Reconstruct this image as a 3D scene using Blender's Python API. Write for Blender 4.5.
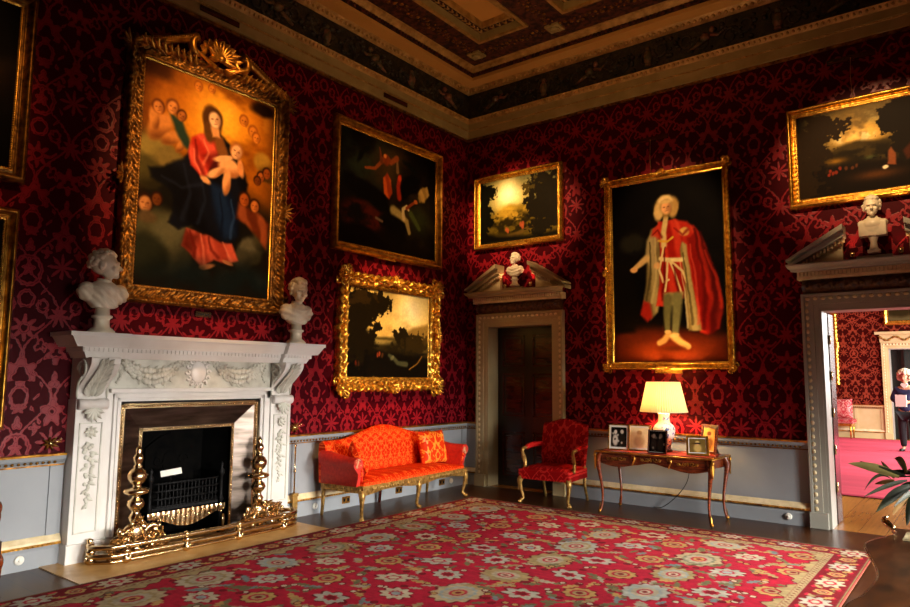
import bpy, bmesh, math, random
import numpy as np
from mathutils import Vector, Matrix, Euler, noise as mnoise
for o in list(bpy.data.objects): bpy.data.objects.remove(o)
SC = bpy.context.scene; COL = SC.collection
PI = math.pi; R = math.radians

# ================================================================ camera, world, lights, exposure
cam_d = bpy.data.cameras.new('camera'); cam = bpy.data.objects.new('camera', cam_d); COL.objects.link(cam); SC.camera = cam
YAW, PITCH, ROLL, FPX = -6.61643190e-01, 1.08742406e-01, 7.17982031e-03, 680.684
fwd = Vector((math.sin(YAW)*math.cos(PITCH), math.cos(YAW)*math.cos(PITCH), math.sin(PITCH)))
rt = Vector((math.cos(YAW), -math.sin(YAW), 0)); upv = rt.cross(fwd)
r2 = rt*math.cos(ROLL)+upv*math.sin(ROLL); u2 = -rt*math.sin(ROLL)+upv*math.cos(ROLL)
cam.matrix_world = Matrix.Translation((6.18639, -8.23918, 1.55)) @ Matrix((r2, u2, -fwd)).transposed().to_4x4()
cam_d.sensor_width = 36; cam_d.lens = FPX/910*36; cam_d.clip_start = .05; cam_d.clip_end = 100
vs = SC.view_settings; vs.view_transform = 'Standard'; vs.look = 'None'; vs.gamma = 1; vs.use_curve_mapping = False
vs.exposure = 0.4
wd = bpy.data.worlds.new('world'); SC.world = wd; wd.use_nodes = True
wd.node_tree.nodes['Background'].inputs[0].default_value = (.55, .42, .32, 1); wd.node_tree.nodes['Background'].inputs[1].default_value = 0.012

def lamp(name, kind, loc, energy, color, target=None, **kw):
    d = bpy.data.lights.new(name, kind); d.energy = energy; d.color = color
    o = bpy.data.objects.new(name, d); COL.objects.link(o); o.location = loc
    if target is not None:
        o.rotation_euler = (Vector(target)-Vector(loc)).to_track_quat('-Z', 'Y').to_euler()
    for k, v in kw.items():
        if k == 'scale': o.scale = v
        else: setattr(d, k, v)
    return o
DAY = (1.0, .955, .89); WARM = (1.0, .62, .30); AMBER = (1.0, .52, .20)
# daylight through the three tall windows facing the fireplace wall (blinds drawn down: low light only)
for wy, we in ((-2.3, 225), (-5.3, 175), (-8.4, 75)):
    lamp('window_daylight', 'AREA', (9.25, wy, 1.35), we, DAY, (9.25-1, wy+.0, 1.35-.50), shape='RECTANGLE', size=1.5, size_y=1.5, spread=R(66))
# daylight in the next room
lamp('next_room_daylight', 'AREA', (8.6, 8.6, 2.4), 1050, (1, .97, .93), (4.0, 8.0, .6), shape='RECTANGLE', size=9, size_y=2.6, spread=R(150))
lamp('doorway_fill', 'AREA', (8.2, 4.6, 3.2), 45, (1, .93, .82), (5.0, -.6, 0), shape='RECTANGLE', size=1.5, size_y=1.5, spread=R(80))  # added area light aimed through the doorway, no window built here
# picture spotlights near the ceiling, plus two added fills for sofa and door
def picture_or_fill_spot(loc, tgt, energy, cone, sx=1.0, sy=1.0, col=WARM, blend=.25, soft=.04):
    lamp('picture_or_fill_spotlight', 'SPOT', loc, energy, col, tgt, spot_size=R(cone), spot_blend=blend, shadow_soft_size=soft, scale=(sx, sy, 1))
picture_or_fill_spot((4.4, -4.4, 5.9), (.05, -4.44, 3.40), 950, 38, .70, 1.0, AMBER, .6)
picture_or_fill_spot((3.6, -2.0, 5.9), (.05, -1.77, 3.85), 260, 34, 1.0, .85, AMBER, .7)
picture_or_fill_spot((3.6, -1.9, 5.7), (.05, -1.72, 2.08), 1300, 27, 1.0, .80, WARM, .6)
picture_or_fill_spot((1.4, -3.9, 5.8), (.93, -.05, 3.86), 1150, 30, 1.0, .78, WARM, .7)
picture_or_fill_spot((3.4, -4.4, 5.8), (3.12, -.05, 2.85), 760, 34, .66, 1.0, WARM, .6)
picture_or_fill_spot((5.2, -4.0, 5.8), (5.4, -.05, 3.84), 950, 31, 1.0, .74, WARM, .7)
picture_or_fill_spot((3.4, -3.4, 5.8), (.45, -1.92, .45), 620, 25, 1.3, .85, AMBER, .8)  # added fill warming the sofa, aimed at no picture
picture_or_fill_spot((3.4, -6.6, 5.8), (.05, -6.6, 3.7), 260, 34, .6, 1.0, AMBER, 1.0)
picture_or_fill_spot((2.6, -5.2, 5.8), (.9, 0, 1.3), 150, 30, .62, 1.15, AMBER, 1.0)  # added wide fill warming the closed door's surround
# added spot without a fixture, brightening the ceiling from mid-air
lamp('ceiling_fill_spot', 'SPOT', (3.4, -3.6, 4.6), 62, AMBER, (2.2, -2.2, 6.3), spot_size=R(150), spot_blend=1.0, shadow_soft_size=.3)

# ================================================================ helpers
def tag(o, label=None, cat=None, group=None, kind=None):
    for k, v in (('label', label), ('category', cat), ('group', group), ('kind', kind)):
        if v: o[k] = v
    return o
def thing(name, label, cat, loc=(0, 0, 0), rz=0.0, group=None):
    o = bpy.data.objects.new(name, None); o.empty_display_size = .1; COL.objects.link(o)
    o.location = loc; o.rotation_euler = (0, 0, rz); return tag(o, label, cat, group)
def copy_tree(o, parent=None):
    c = o.copy(); COL.objects.link(c); c.parent = parent
    for ch in list(o.children): copy_tree(ch, c)
    return c
class G:
    """collects shapes, builds ONE mesh object"""
    def __init__(s): s.V = []; s.F = []; s.S = []; s.n = 0; s.T = None
    def add(s, V, F, sm=False):
        V = np.asarray(V, float).reshape(-1, 3)
        if s.T is not None:
            M = np.array(s.T); V = V @ M[:3, :3].T+M[:3, 3]
        s.V.append(V); s.F += [tuple(i+s.n for i in f) for f in F]; s.S += [sm]*len(F); s.n += len(V); return s
    def box(s, x0, y0, z0, x1, y1, z1):
        x0, x1 = sorted((x0, x1)); y0, y1 = sorted((y0, y1)); z0, z1 = sorted((z0, z1))
        return s.add([(x0,y0,z0),(x1,y0,z0),(x1,y1,z0),(x0,y1,z0),(x0,y0,z1),(x1,y0,z1),(x1,y1,z1),(x0,y1,z1)],
              [(0,3,2,1),(4,5,6,7),(0,1,5,4),(1,2,6,5),(2,3,7,6),(3,0,4,7)])
    def prism(s, poly, a0, a1, fn=lambda a, b, t: (a, t, b), sm=False):
        n = len(poly); V = [fn(a, b, a0) for a, b in poly]+[fn(a, b, a1) for a, b in poly]
        F = [(i, (i+1) % n, n+(i+1) % n, n+i) for i in range(n)]
        s.add(V, F, sm); s.add(V, [tuple(range(n))[::-1], tuple(range(n, 2*n))]); return s
    def lathe(s, prof, c=(0, 0, 0), seg=20, axis='z', sm=True, cap=True):
        V = []; F = []; n = len(prof)
        for r, z in prof:
            for k in range(seg):
                a = 2*PI*k/seg; x, y = r*math.cos(a), r*math.sin(a)
                p = (x, y, z) if axis == 'z' else ((z, x, y) if axis == 'x' else (x, z, y))
                V.append((p[0]+c[0], p[1]+c[1], p[2]+c[2]))
        for i in range(n-1):
            for k in range(seg):
                F.append((i*seg+k, i*seg+(k+1) % seg, (i+1)*seg+(k+1) % seg, (i+1)*seg+k))
        if cap: F += [tuple(range(seg))[::-1], tuple(range((n-1)*seg, n*seg))]
        return s.add(V, F, sm)
    def ell(s, c, r, seg=12, rings=8, rot=None):
        if not hasattr(r, '__len__'): r = (r, r, r)
        V = [(0, 0, -1)]; F = []
        for i in range(1, rings):
            a = -PI/2+PI*i/rings
            for k in range(seg): b = 2*PI*k/seg; V.append((math.cos(a)*math.cos(b), math.cos(a)*math.sin(b), math.sin(a)))
        V.append((0, 0, 1)); V = np.array(V)*np.array(r)
        if rot is not None: V = V @ np.array(Euler(rot).to_matrix()).T
        V = V+np.array(c); L = len(V)-1
        for k in range(seg): F.append((0, 1+(k+1) % seg, 1+k)); F.append((L, L-seg+k, L-seg+(k+1) % seg))
        for i in range(rings-2):
            for k in range(seg): a = 1+i*seg; F.append((a+k, a+(k+1) % seg, a+seg+(k+1) % seg, a+seg+k))
        return s.add(V, F, True)
    def tube(s, pts, rad, seg=8, sm=True, flat=None, closed=False):
        pts = [Vector(p) for p in pts]; n = len(pts)
        rad = rad if hasattr(rad, '__len__') else [rad]*n
        V = []; prev = None
        for i, p in enumerate(pts):
            a = pts[i-1] if (i or closed) else p; b = pts[(i+1) % n] if (i < n-1 or closed) else p
            t = (b-a).normalized()
            if prev is None: u = t.orthogonal().normalized()
            else: u = (prev-t*prev.dot(t)).normalized()
            prev = u; w = t.cross(u)
            for k in range(seg):
                an = 2*PI*k/seg; V.append(p+(u*math.cos(an)+w*math.sin(an))*rad[i])
        F = []
        for i in range(n-(0 if closed else 1)):
            for k in range(seg):
                j = (i+1) % n; F.append((i*seg+k, i*seg+(k+1) % seg, j*seg+(k+1) % seg, j*seg+k))
        if not closed: F += [tuple(range(seg))[::-1], tuple(range((n-1)*seg, n*seg))]
        return s.add([tuple(v) for v in V], F, sm)
    def grid(s, P, sm=True):
        """P array (m,n,3)"""
        m, n = P.shape[:2]; i, j = np.meshgrid(np.arange(m-1), np.arange(n-1), indexing='ij'); a = (i*n+j).ravel()
        return s.add(P.reshape(-1, 3), [tuple(q) for q in np.stack([a, a+1, a+n+1, a+n], 1).tolist()], sm)
    def leaf(s, base, tip, w, th=.004, curl=.0, nrm=(0, -1, 0), m=7):
        b, t = Vector(base), Vector(tip); d = t-b; nv = Vector(nrm).normalized(); sd = d.cross(nv).normalized()
        P = np.zeros((m, 5, 3))
        for i in range(m):
            f = i/(m-1); ww = w*math.sin(PI*min(1, f*.93+.07))**.8*(1 if f < .97 else .2)
            for j in range(5):
                g = (j-2)/2; P[i, j] = b+d*f+sd*(g*ww)+nv*(th*(1-g*g)*2+curl*f*f)
        return s.grid(P)
    def build(s, name, mat, parent=None, bevel=0, subd=0, seg=2):
        me = bpy.data.meshes.new(name)
        V = np.concatenate(s.V) if s.V else np.zeros((0, 3))
        me.from_pydata(V.tolist(), [], s.F); me.polygons.foreach_set('use_smooth', s.S)
        me.materials.append(mat); me.update()
        o = bpy.data.objects.new(name, me); COL.objects.link(o)
        if parent is not None: o.parent = parent
        if bevel:
            b = o.modifiers.new('bevel', 'BEVEL'); b.width = bevel; b.segments = seg; b.limit_method = 'ANGLE'; b.angle_limit = R(40)
        if subd:
            q = o.modifiers.new('sub', 'SUBSURF'); q.levels = q.render_levels = subd
        return o
def scroll(c, r0, turns, a0, sgn=1, n=22, plane='xz', k=.75, y=0.0):
    pts = []
    for i in range(n):
        f = i/(n-1); a = a0+sgn*2*PI*turns*f; r = r0*(1-k*f)
        pts.append((c[0]+r*math.cos(a), y, c[1]+r*math.sin(a)))
    return pts
def bez(p, n=10):
    """Catmull-Rom through points"""
    p = [Vector(q) for q in p]; out = []
    q = [p[0]*2-p[1]]+p+[p[-1]*2-p[-2]]
    for i in range(1, len(q)-2):
        for k in range(n):
            t = k/n; out.append(.5*((2*q[i])+(q[i+1]-q[i-1])*t+(2*q[i-1]-5*q[i]+4*q[i+1]-q[i+2])*t*t+(3*q[i]-q[i-1]-3*q[i+1]+q[i+2])*t**3))
    out.append(p[-1]); return [tuple(v) for v in out]
def lerps(a, n):
    """resample a list of radii to n"""
    x = np.linspace(0, 1, len(a)); return list(np.interp(np.linspace(0, 1, n), x, a))

# ================================================================ materials
def lin(h, k=1.0):
    h = h.lstrip('#'); c = [int(h[i:i+2], 16)/255 for i in (0, 2, 4)]
    return tuple((v/12.92 if v <= .04045 else ((v+.055)/1.055)**2.4)*k for v in c)+(1,)
def base_mat(name, col, rough=.5, metal=0.0, **kw):
    m = bpy.data.materials.new(name); m.use_nodes = True; nt = m.node_tree; b = nt.nodes['Principled BSDF']
    b.inputs['Base Color'].default_value = lin(col) if isinstance(col, str) else col
    b.inputs['Roughness'].default_value = rough; b.inputs['Metallic'].default_value = metal
    for k, v in kw.items(): b.inputs[k.replace('_', ' ')].default_value = v
    return m, nt, b
def nmat(name, c1, c2, scale=8, rough=.5, metal=0.0, bump=0.0, detail=4, stretch=(1, 1, 1), lo=.35, hi=.65, **kw):
    m, nt, b = base_mat(name, c1, rough, metal, **kw)
    tc = nt.nodes.new('ShaderNodeTexCoord'); mp = nt.nodes.new('ShaderNodeMapping'); mp.inputs['Scale'].default_value = stretch
    nz = nt.nodes.new('ShaderNodeTexNoise'); nz.inputs['Scale'].default_value = scale; nz.inputs['Detail'].default_value = detail
    cr = nt.nodes.new('ShaderNodeValToRGB'); cr.color_ramp.elements[0].position = lo; cr.color_ramp.elements[1].position = hi
    cr.color_ramp.elements[0].color = lin(c1); cr.color_ramp.elements[1].color = lin(c2)
    L = nt.links.new; L(tc.outputs['Object'], mp.inputs[0]); L(mp.outputs[0], nz.inputs['Vector']); L(nz.outputs['Fac'], cr.inputs[0]); L(cr.outputs[0], b.inputs['Base Color'])
    if bump:
        bp = nt.nodes.new('ShaderNodeBump'); bp.inputs['Strength'].default_value = bump; bp.inputs['Distance'].default_value = .01
        L(nz.outputs['Fac'], bp.inputs['Height']); L(bp.outputs[0], b.inputs['Normal'])
    return m
class NodeMath:
    def __init__(s, nt): s.nt = nt
    def op(s, o, *a):
        n = s.nt.nodes.new('ShaderNodeMath'); n.operation = o
        for i, v in enumerate(a):
            if isinstance(v, (int, float)): n.inputs[i].default_value = v
            else: s.nt.links.new(v, n.inputs[i])
        return n.outputs[0]
    def add(s, a, b): return s.op('ADD', a, b)
    def sub(s, a, b): return s.op('SUBTRACT', a, b)
    def mul(s, a, b): return s.op('MULTIPLY', a, b)
    def div(s, a, b): return s.op('DIVIDE', a, b)
    def max(s, a, b): return s.op('MAXIMUM', a, b)
    def min(s, a, b): return s.op('MINIMUM', a, b)
    def abs(s, a): return s.op('ABSOLUTE', a)
    def floor(s, a): return s.op('FLOOR', a)
    def sqrt(s, a): return s.op('SQRT', a)
    def cos(s, a): return s.op('COSINE', a)
    def sin(s, a): return s.op('SINE', a)
    def atan2(s, a, b): return s.op('ARCTAN2', a, b)
    def step(s, d, w):
        n = s.nt.nodes.new('ShaderNodeMapRange'); n.inputs['From Min'].default_value = -w; n.inputs['From Max'].default_value = w
        s.nt.links.new(d, n.inputs['Value']); return n.outputs[0]
def damask_pattern(u, v, m):
    """u,v metres; m = maths backend. returns 0..1 brocade mask"""
    T, V = 0.515, 1.46
    u = m.sub(u, m.mul(m.floor(m.add(m.div(u, T), 0.5)), T))
    au = m.abs(u)                       # mirror about the oval column
    v = m.sub(v, m.mul(m.floor(m.add(m.div(v, V), 0.5)), V))   # -0.73..0.73
    bu = m.sub(T/2, au)                 # distance to the side column
    out = None
    def put(x):
        nonlocal out
        out = x if out is None else m.max(out, x)
    def petal(x, cy, a, b, n, ph=0.0, sy=1.0, ring=None):
        y = m.mul(m.sub(v, cy), 1.0/sy)
        r = m.sqrt(m.add(m.mul(x, x), m.mul(y, y)))
        th = m.atan2(x, y)
        R = m.add(a, m.mul(b, m.cos(m.add(m.mul(th, n), ph))))
        d = m.sub(R, r)
        if ring: d = m.sub(ring, m.abs(d))
        return d
    def cut(d, e):                       # carve e out of d
        return m.min(d, m.mul(e, -1.0))
    # oval ring and its cup
    put(petal(au, 0.0, 0.062, 0, 1, sy=1.35, ring=0.012))
    put(petal(au, -0.095, 0.05, 0.012, 5, sy=0.7))
    # crown over the oval
    put(cut(petal(au, 0.20, 0.105, 0.025, 6), petal(au, 0.175, 0.055, 0.014, 3)))
    # hanging bud and arch below
    put(petal(au, -0.215, 0.034, 0.010, 3, sy=1.5))
    put(petal(au, -0.42, 0.095, 0.0, 1, sy=1.25, ring=0.014))
    put(petal(au, -0.41, 0.042, 0.012, 5, sy=1.2))
    # flower higher up with ringed heart
    put(cut(petal(au, 0.56, 0.085, 0.030, 8), petal(au, 0.56, 0.026, 0, 1)))
    # small medallion near the half drop
    put(petal(au, -0.66, 0.055, 0, 1, sy=1.2, ring=0.013))
    # side column: bunch, star leaf, spade, palm
    put(cut(petal(bu, -0.13, 0.075, 0.022, 5, sy=1.35), petal(bu, -0.12, 0.018, 0, 1)))
    put(petal(bu, -0.37, 0.070, 0.045, 8))
    put(petal(bu, 0.12, 0.038, 0.014, 3, sy=1.7))
    put(cut(petal(bu, 0.38, 0.080, 0.026, 6, sy=1.2), petal(bu, 0.36, 0.030, 0.01, 3)))
    put(petal(bu, 0.68, 0.060, 0.028, 7, sy=1.2))
    # ogee ribbons and curling leaves
    w = m.mul(m.add(m.cos(m.mul(v, 2*math.pi/V*2)), 1.06), T/4.4)
    put(m.sub(0.010, m.abs(m.sub(au, w))))
    k = m.add(0.13, m.mul(0.035, m.sin(m.mul(v, 2*math.pi/V*5))))
    put(m.sub(m.add(0.004, m.mul(0.010, m.cos(m.mul(v, 2*math.pi/V*15)))), m.abs(m.sub(au, k))))
    put(petal(m.sub(au, 0.125), 0.76-0.02, 0.040, 0.0, 1, ring=0.011))
    put(petal(m.sub(au, 0.125), -0.70, 0.040, 0.0, 1, ring=0.011))
    put(petal(m.sub(au, 0.13), 0.42, 0.036, 0.012, 3, ring=0.010))
    put(petal(m.sub(au, 0.13), -0.25, 0.034, 0.012, 4))
    out = m.add(out, m.mul(0.0045, m.mul(m.sin(m.mul(au, 105)), m.sin(m.mul(v, 95)))))
    vein = m.step(m.sub(0.0022, m.abs(m.sub(out, 0.013))), 0.0012)   # darker line inside each shape
    return m.mul(m.step(out, 0.003), m.sub(1.0, m.mul(vein, 0.65)))

def damask_mat(name, axis, phase, dark, light, scale=1.0, z0=1.37, r0=.42, r1=.30, sheen=.0, soft=True, spec=.5):
    m, nt, b = base_mat(name, dark, .5); N = NodeMath(nt)
    tc = nt.nodes.new('ShaderNodeTexCoord'); sp = nt.nodes.new('ShaderNodeSeparateXYZ'); nt.links.new(tc.outputs['Object'], sp.inputs[0])
    nz = nt.nodes.new('ShaderNodeTexNoise'); nz.inputs['Scale'].default_value = 22/scale; nz.inputs['Detail'].default_value = 2; nt.links.new(tc.outputs['Object'], nz.inputs['Vector'])
    wv = N.mul(N.sub(nz.outputs['Fac'], .5), .028)
    u = N.div(N.sub(sp.outputs[axis], phase), scale); v = N.div(N.sub(sp.outputs['Z'], z0), scale)
    f = damask_pattern(N.add(u, wv), N.add(v, wv), N)
    n2 = nt.nodes.new('ShaderNodeTexNoise'); n2.inputs['Scale'].default_value = 3; nt.links.new(tc.outputs['Object'], n2.inputs['Vector'])
    n3 = nt.nodes.new('ShaderNodeTexNoise'); n3.inputs['Scale'].default_value = 260; nt.links.new(tc.outputs['Object'], n3.inputs['Vector'])
    mx = nt.nodes.new('ShaderNodeMix'); mx.data_type = 'RGBA'; nt.links.new(f, mx.inputs[0]); mx.inputs[6].default_value = lin(dark); mx.inputs[7].default_value = lin(light)
    hs = nt.nodes.new('ShaderNodeHueSaturation'); nt.links.new(mx.outputs[2], hs.inputs['Color'])
    nt.links.new(N.add(.62, N.add(N.mul(n2.outputs['Fac'], .5), N.mul(n3.outputs['Fac'], .3))), hs.inputs['Value'])
    nt.links.new(hs.outputs[0], b.inputs['Base Color'])
    nt.links.new(N.add(r0, N.mul(f, r1-r0)), b.inputs['Roughness']); nt.links.new(N.add(.04, N.mul(f, spec)), b.inputs['Specular IOR Level'])
    bp = nt.nodes.new('ShaderNodeBump'); bp.inputs['Strength'].default_value = .25; bp.inputs['Distance'].default_value = .003
    nt.links.new(f, bp.inputs['Height']); nt.links.new(bp.outputs[0], b.inputs['Normal'])
    return m
M = {}
M['damask_l'] = damask_mat('red_damask_left', 'Y', -2.93, '#38030a', '#7e121c', spec=.16)
M['damask_r'] = damask_mat('red_damask_right', 'X', 4.19, '#38030a', '#7e121c', spec=.16)
M['damask_far'] = damask_mat('red_damask_next_room', 'X', 3.3, '#380a08', '#883420', scale=.95, z0=1.3)
M['sofa_fab'] = damask_mat('orange_red_damask', 'X', 0.0, '#c42408', '#ee6420', scale=.34, z0=.62, r0=.5, r1=.4, spec=.3)
M['chair_fab'] = damask_mat('crimson_damask', 'X', 0.0, '#7e0a0c', '#b01c18', scale=.62, z0=.72, r0=.5, r1=.4, spec=.3)
M['far_fab'] = damask_mat('pink_damask', 'X', 0.0, '#a03038', '#c88a80', scale=.4, z0=.7)
M['plain_red'] = nmat('red_upholstery', '#b01408', '#c8240f', 30, .6, bump=.1)
M['gilt'] = nmat('gilt_wood', '#8a5a1c', '#d8a040', 14, .32, .85, .25)
M['gilt_old'] = nmat('old_gilt', '#4c300e', '#9c6c28', 18, .42, .8, .4)
M['gilt_bright'] = nmat('burnished_gilt', '#b07820', '#f0bc50', 20, .25, .85, .2)
M['gilt_rub'] = nmat('rubbed_gilt', '#7a5a28', '#b8904c', 25, .4, .6, .3)
M['brass'] = nmat('polished_brass', '#c4a070', '#e8cc9c', 10, .2, 1.0, .05)
M['steel'] = nmat('polished_steel', '#4c443c', '#746860', 3, .34, 1.0, .03, stretch=(1, 1, 6))
M['iron'] = nmat('black_iron', '#030303', '#080707', 12, .55, 0, .3, Specular_IOR_Level=.15)
M['soot'] = nmat('sooty_brick', '#030303', '#080706', 9, .95, 0, .4, Specular_IOR_Level=.05)
M['grey'] = nmat('grey_blue_paint', '#868a8e', '#8e9296', 2.5, .45, 0, .02)
M['grey_w'] = nmat('pale_paint', '#98968a', '#a4a296', 2.5, .4, 0, .02)
M['grey_d'] = nmat('grey_green_paint', '#9a8c68', '#a89a74', 2.5, .45, 0, .02)
M['cream'] = nmat('cream_moulding', '#cdb88c', '#e2d0a8', 12, .45, 0, .1)
M['cream_far'] = nmat('next_room_paint', '#c0ac78', '#ccb888', 3, .5, 0, .02)
M['marble'] = nmat('white_marble', '#dedad4', '#c6beb4', 1.7, .3, 0, .0, detail=9, lo=.42, hi=.75)
M['marble_p'] = nmat('veined_marble', '#c8c6b8', '#8e8878', 6, .3, 0, .0, detail=9, lo=.45, hi=.8)
M['statuary'] = nmat('statuary_marble', '#ece2c8', '#d8ccb0', 5, .35, 0, .05, detail=6)
M['bronzed'] = nmat('tan_stone', '#a89c78', '#8c8060', 6, .4, 0, .05)  # two tan tones mixed by noise
M['hearthstone'] = nmat('yellow_hearth_stone', '#bc8c48', '#d4ac6c', 5, .35, 0, .02, detail=8)
M['mahog'] = nmat('mahogany', '#2a0c06', '#4a180c', 5, .22, 0, .02, stretch=(1, 1, 8))
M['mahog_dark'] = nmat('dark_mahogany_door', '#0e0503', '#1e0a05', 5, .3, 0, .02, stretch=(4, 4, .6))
M['walnut'] = nmat('kingwood_veneer', '#4a1c0c', '#7a3416', 7, .2, 0, .02, stretch=(2, 8, 8))
M['leather'] = nmat('red_leather', '#8c1a10', '#a8281a', 20, .35, 0, .05)
M['black'] = base_mat('black_card', '#0a0a0a', .5)[0]
M['white'] = base_mat('white_card', '#e0dcd0', .6)[0]
M['ceil'] = nmat('ochre_ceiling', '#bc8c44', '#c8964c', 1.5, .8, 0, .0)
M['ceil_m'] = nmat('gilded_moulding', '#8e6c36', '#bc9656', 10, .5, .25, .1)
M['ceil_g'] = nmat('stone_moulding', '#94824e', '#a4925e', 6, .6, .1, .05)
M['ceil_d'] = nmat('dark_painted_relief', '#200c0a', '#5c2c1c', 16, .6, .2, .4, lo=.4, hi=.6)
def palette_mat(name, cols, scale, rough=.6, vor=None):
    m, nt, b = base_mat(name, cols[0], rough)
    tc = nt.nodes.new('ShaderNodeTexCoord'); nz = nt.nodes.new('ShaderNodeTexNoise'); nz.inputs['Scale'].default_value = scale; nz.inputs['Detail'].default_value = 5
    cr = nt.nodes.new('ShaderNodeValToRGB'); e = cr.color_ramp.elements
    while len(e) < len(cols): e.new(.5)
    for i, c in enumerate(cols): e[i].position = .3+.4*i/(len(cols)-1); e[i].color = lin(c)
    nt.links.new(tc.outputs['Object'], nz.inputs['Vector']); nt.links.new(nz.outputs['Fac'], cr.inputs[0]); nt.links.new(cr.outputs[0], b.inputs['Base Color'])
    return m
M['frieze'] = palette_mat('painted_frieze', ['#0a0c07', '#1e120a', '#10160c', '#342a14', '#140a08', '#3c3420', '#220a08'], 7)
M['carved_red'] = palette_mat('carved_frieze', ['#1c0c06', '#3c1c0c', '#5a3818', '#301408'], 20, .45)
def wood_floor(name, c1, c2, c3, width, along, rough):
    m, nt, b = base_mat(name, c1, rough); L = nt.links.new
    tc = nt.nodes.new('ShaderNodeTexCoord'); mp = nt.nodes.new('ShaderNodeMapping'); mp.inputs['Rotation'].default_value = (0, 0, 0 if along == 'x' else PI/2)
    br = nt.nodes.new('ShaderNodeTexBrick'); br.inputs['Scale'].default_value = 1; br.inputs['Brick Width'].default_value = 2.6; br.inputs['Row Height'].default_value = width
    br.inputs['Mortar Size'].default_value = .003; br.inputs['Color1'].default_value = lin(c1); br.inputs['Color2'].default_value = lin(c2); br.inputs['Mortar'].default_value = lin(c3)
    L(tc.outputs['Object'], mp.inputs[0]); L(mp.outputs[0], br.inputs['Vector'])
    m2 = nt.nodes.new('ShaderNodeMapping'); m2.inputs['Scale'].default_value = (1.2, 14, 1) ; nz = nt.nodes.new('ShaderNodeTexNoise'); nz.inputs['Scale'].default_value = 2.2; nz.inputs['Detail'].default_value = 6
    L(mp.outputs[0], m2.inputs[0]); L(m2.outputs[0], nz.inputs['Vector'])
    mx = nt.nodes.new('ShaderNodeMix'); mx.data_type = 'RGBA'; mx.blend_type = 'MULTIPLY'; mx.inputs[0].default_value = .7
    L(br.outputs[0], mx.inputs[6]); cr = nt.nodes.new('ShaderNodeValToRGB'); cr.color_ramp.elements[0].color = (.35, .3, .25, 1); cr.color_ramp.elements[1].color = (1.2, 1.15, 1.1, 1)
    L(nz.outputs['Fac'], cr.inputs[0]); L(cr.outputs[0], mx.inputs[7]); L(mx.outputs[2], b.inputs['Base Color']); return m
M['floor'] = wood_floor('dark_oak_boards', '#341c0c', '#442610', '#0c0604', .19, 'x', .3)
M['floor'].node_tree.nodes['Principled BSDF'].inputs['Specular IOR Level'].default_value = .25
M['floor_far'] = wood_floor('honey_oak_boards_lit', '#a87434', '#b88444', '#5a3814', .24, 'y', .25)  # lighter than main floor, partly to carry brighter daylight in the colour
def vcol_mat(name, rough=.4, spec=.5, bump=0.0, coat=0.0):
    m, nt, b = base_mat(name, '#808080', rough); a = nt.nodes.new('ShaderNodeVertexColor'); a.layer_name = 'Col'
    nt.links.new(a.outputs[0], b.inputs['Base Color']); b.inputs['Specular IOR Level'].default_value = spec; b.inputs['Coat Weight'].default_value = coat
    if bump:
        nz = nt.nodes.new('ShaderNodeTexNoise'); nz.inputs['Scale'].default_value = 180; tc = nt.nodes.new('ShaderNodeTexCoord'); nt.links.new(tc.outputs['Object'], nz.inputs['Vector'])
        bp = nt.nodes.new('ShaderNodeBump'); bp.inputs['Strength'].default_value = bump; bp.inputs['Distance'].default_value = .004
        nt.links.new(nz.outputs['Fac'], bp.inputs['Height']); nt.links.new(bp.outputs[0], b.inputs['Normal'])
    return m
M['canvas'] = vcol_mat('oil_paint', .5, .03)
M['pile'] = vcol_mat('wool_pile', .95, .1, .6)
def color_grid(name, P, C, mat, parent=None):
    """mesh from point grid P (m,n,3) with colours C (m,n,3) woven or painted on it"""
    g = G(); g.grid(P, False); o = g.build(name, mat, parent)
    at = o.data.color_attributes.new('Col', 'FLOAT_COLOR', 'POINT'); c = np.ones((C.shape[0]*C.shape[1], 4)); c[:, :3] = to_lin(C.reshape(-1, 3)); at.data.foreach_set('color', c.ravel())
    return o
# ---------------------------------------------------------------- painter (numpy)
def hexc(h):
    h = h.lstrip('#'); return np.array([int(h[i:i+2], 16)/255 for i in (0, 2, 4)])
def to_lin(c):
    c = np.clip(np.asarray(c, float), 0, 1)
    return np.where(c <= 0.04045, c/12.92, ((c+0.055)/1.055)**2.4)
def sstep(a, b, x):
    t = np.clip((x-a)/(b-a), 0, 1); return t*t*(3-2*t)
def vnoise(x, y, seed=0):
    r = np.random.RandomState(seed).rand(128, 128)
    xi = np.floor(x).astype(int); yi = np.floor(y).astype(int); fx = x-xi; fy = y-yi
    fx = fx*fx*(3-2*fx); fy = fy*fy*(3-2*fy)
    g = lambda a, b: r[(xi+a) % 128, (yi+b) % 128]
    return (g(0,0)*(1-fx)+g(1,0)*fx)*(1-fy)+(g(0,1)*(1-fx)+g(1,1)*fx)*fy
def fbm(x, y, seed=0, o=4):
    s = 0; a = .5; t = 0
    for k in range(o):
        s = s+a*vnoise(x*2**k+k*17.3, y*2**k+k*9.1, seed+k); t += a; a *= .55
    return s/t
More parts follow.
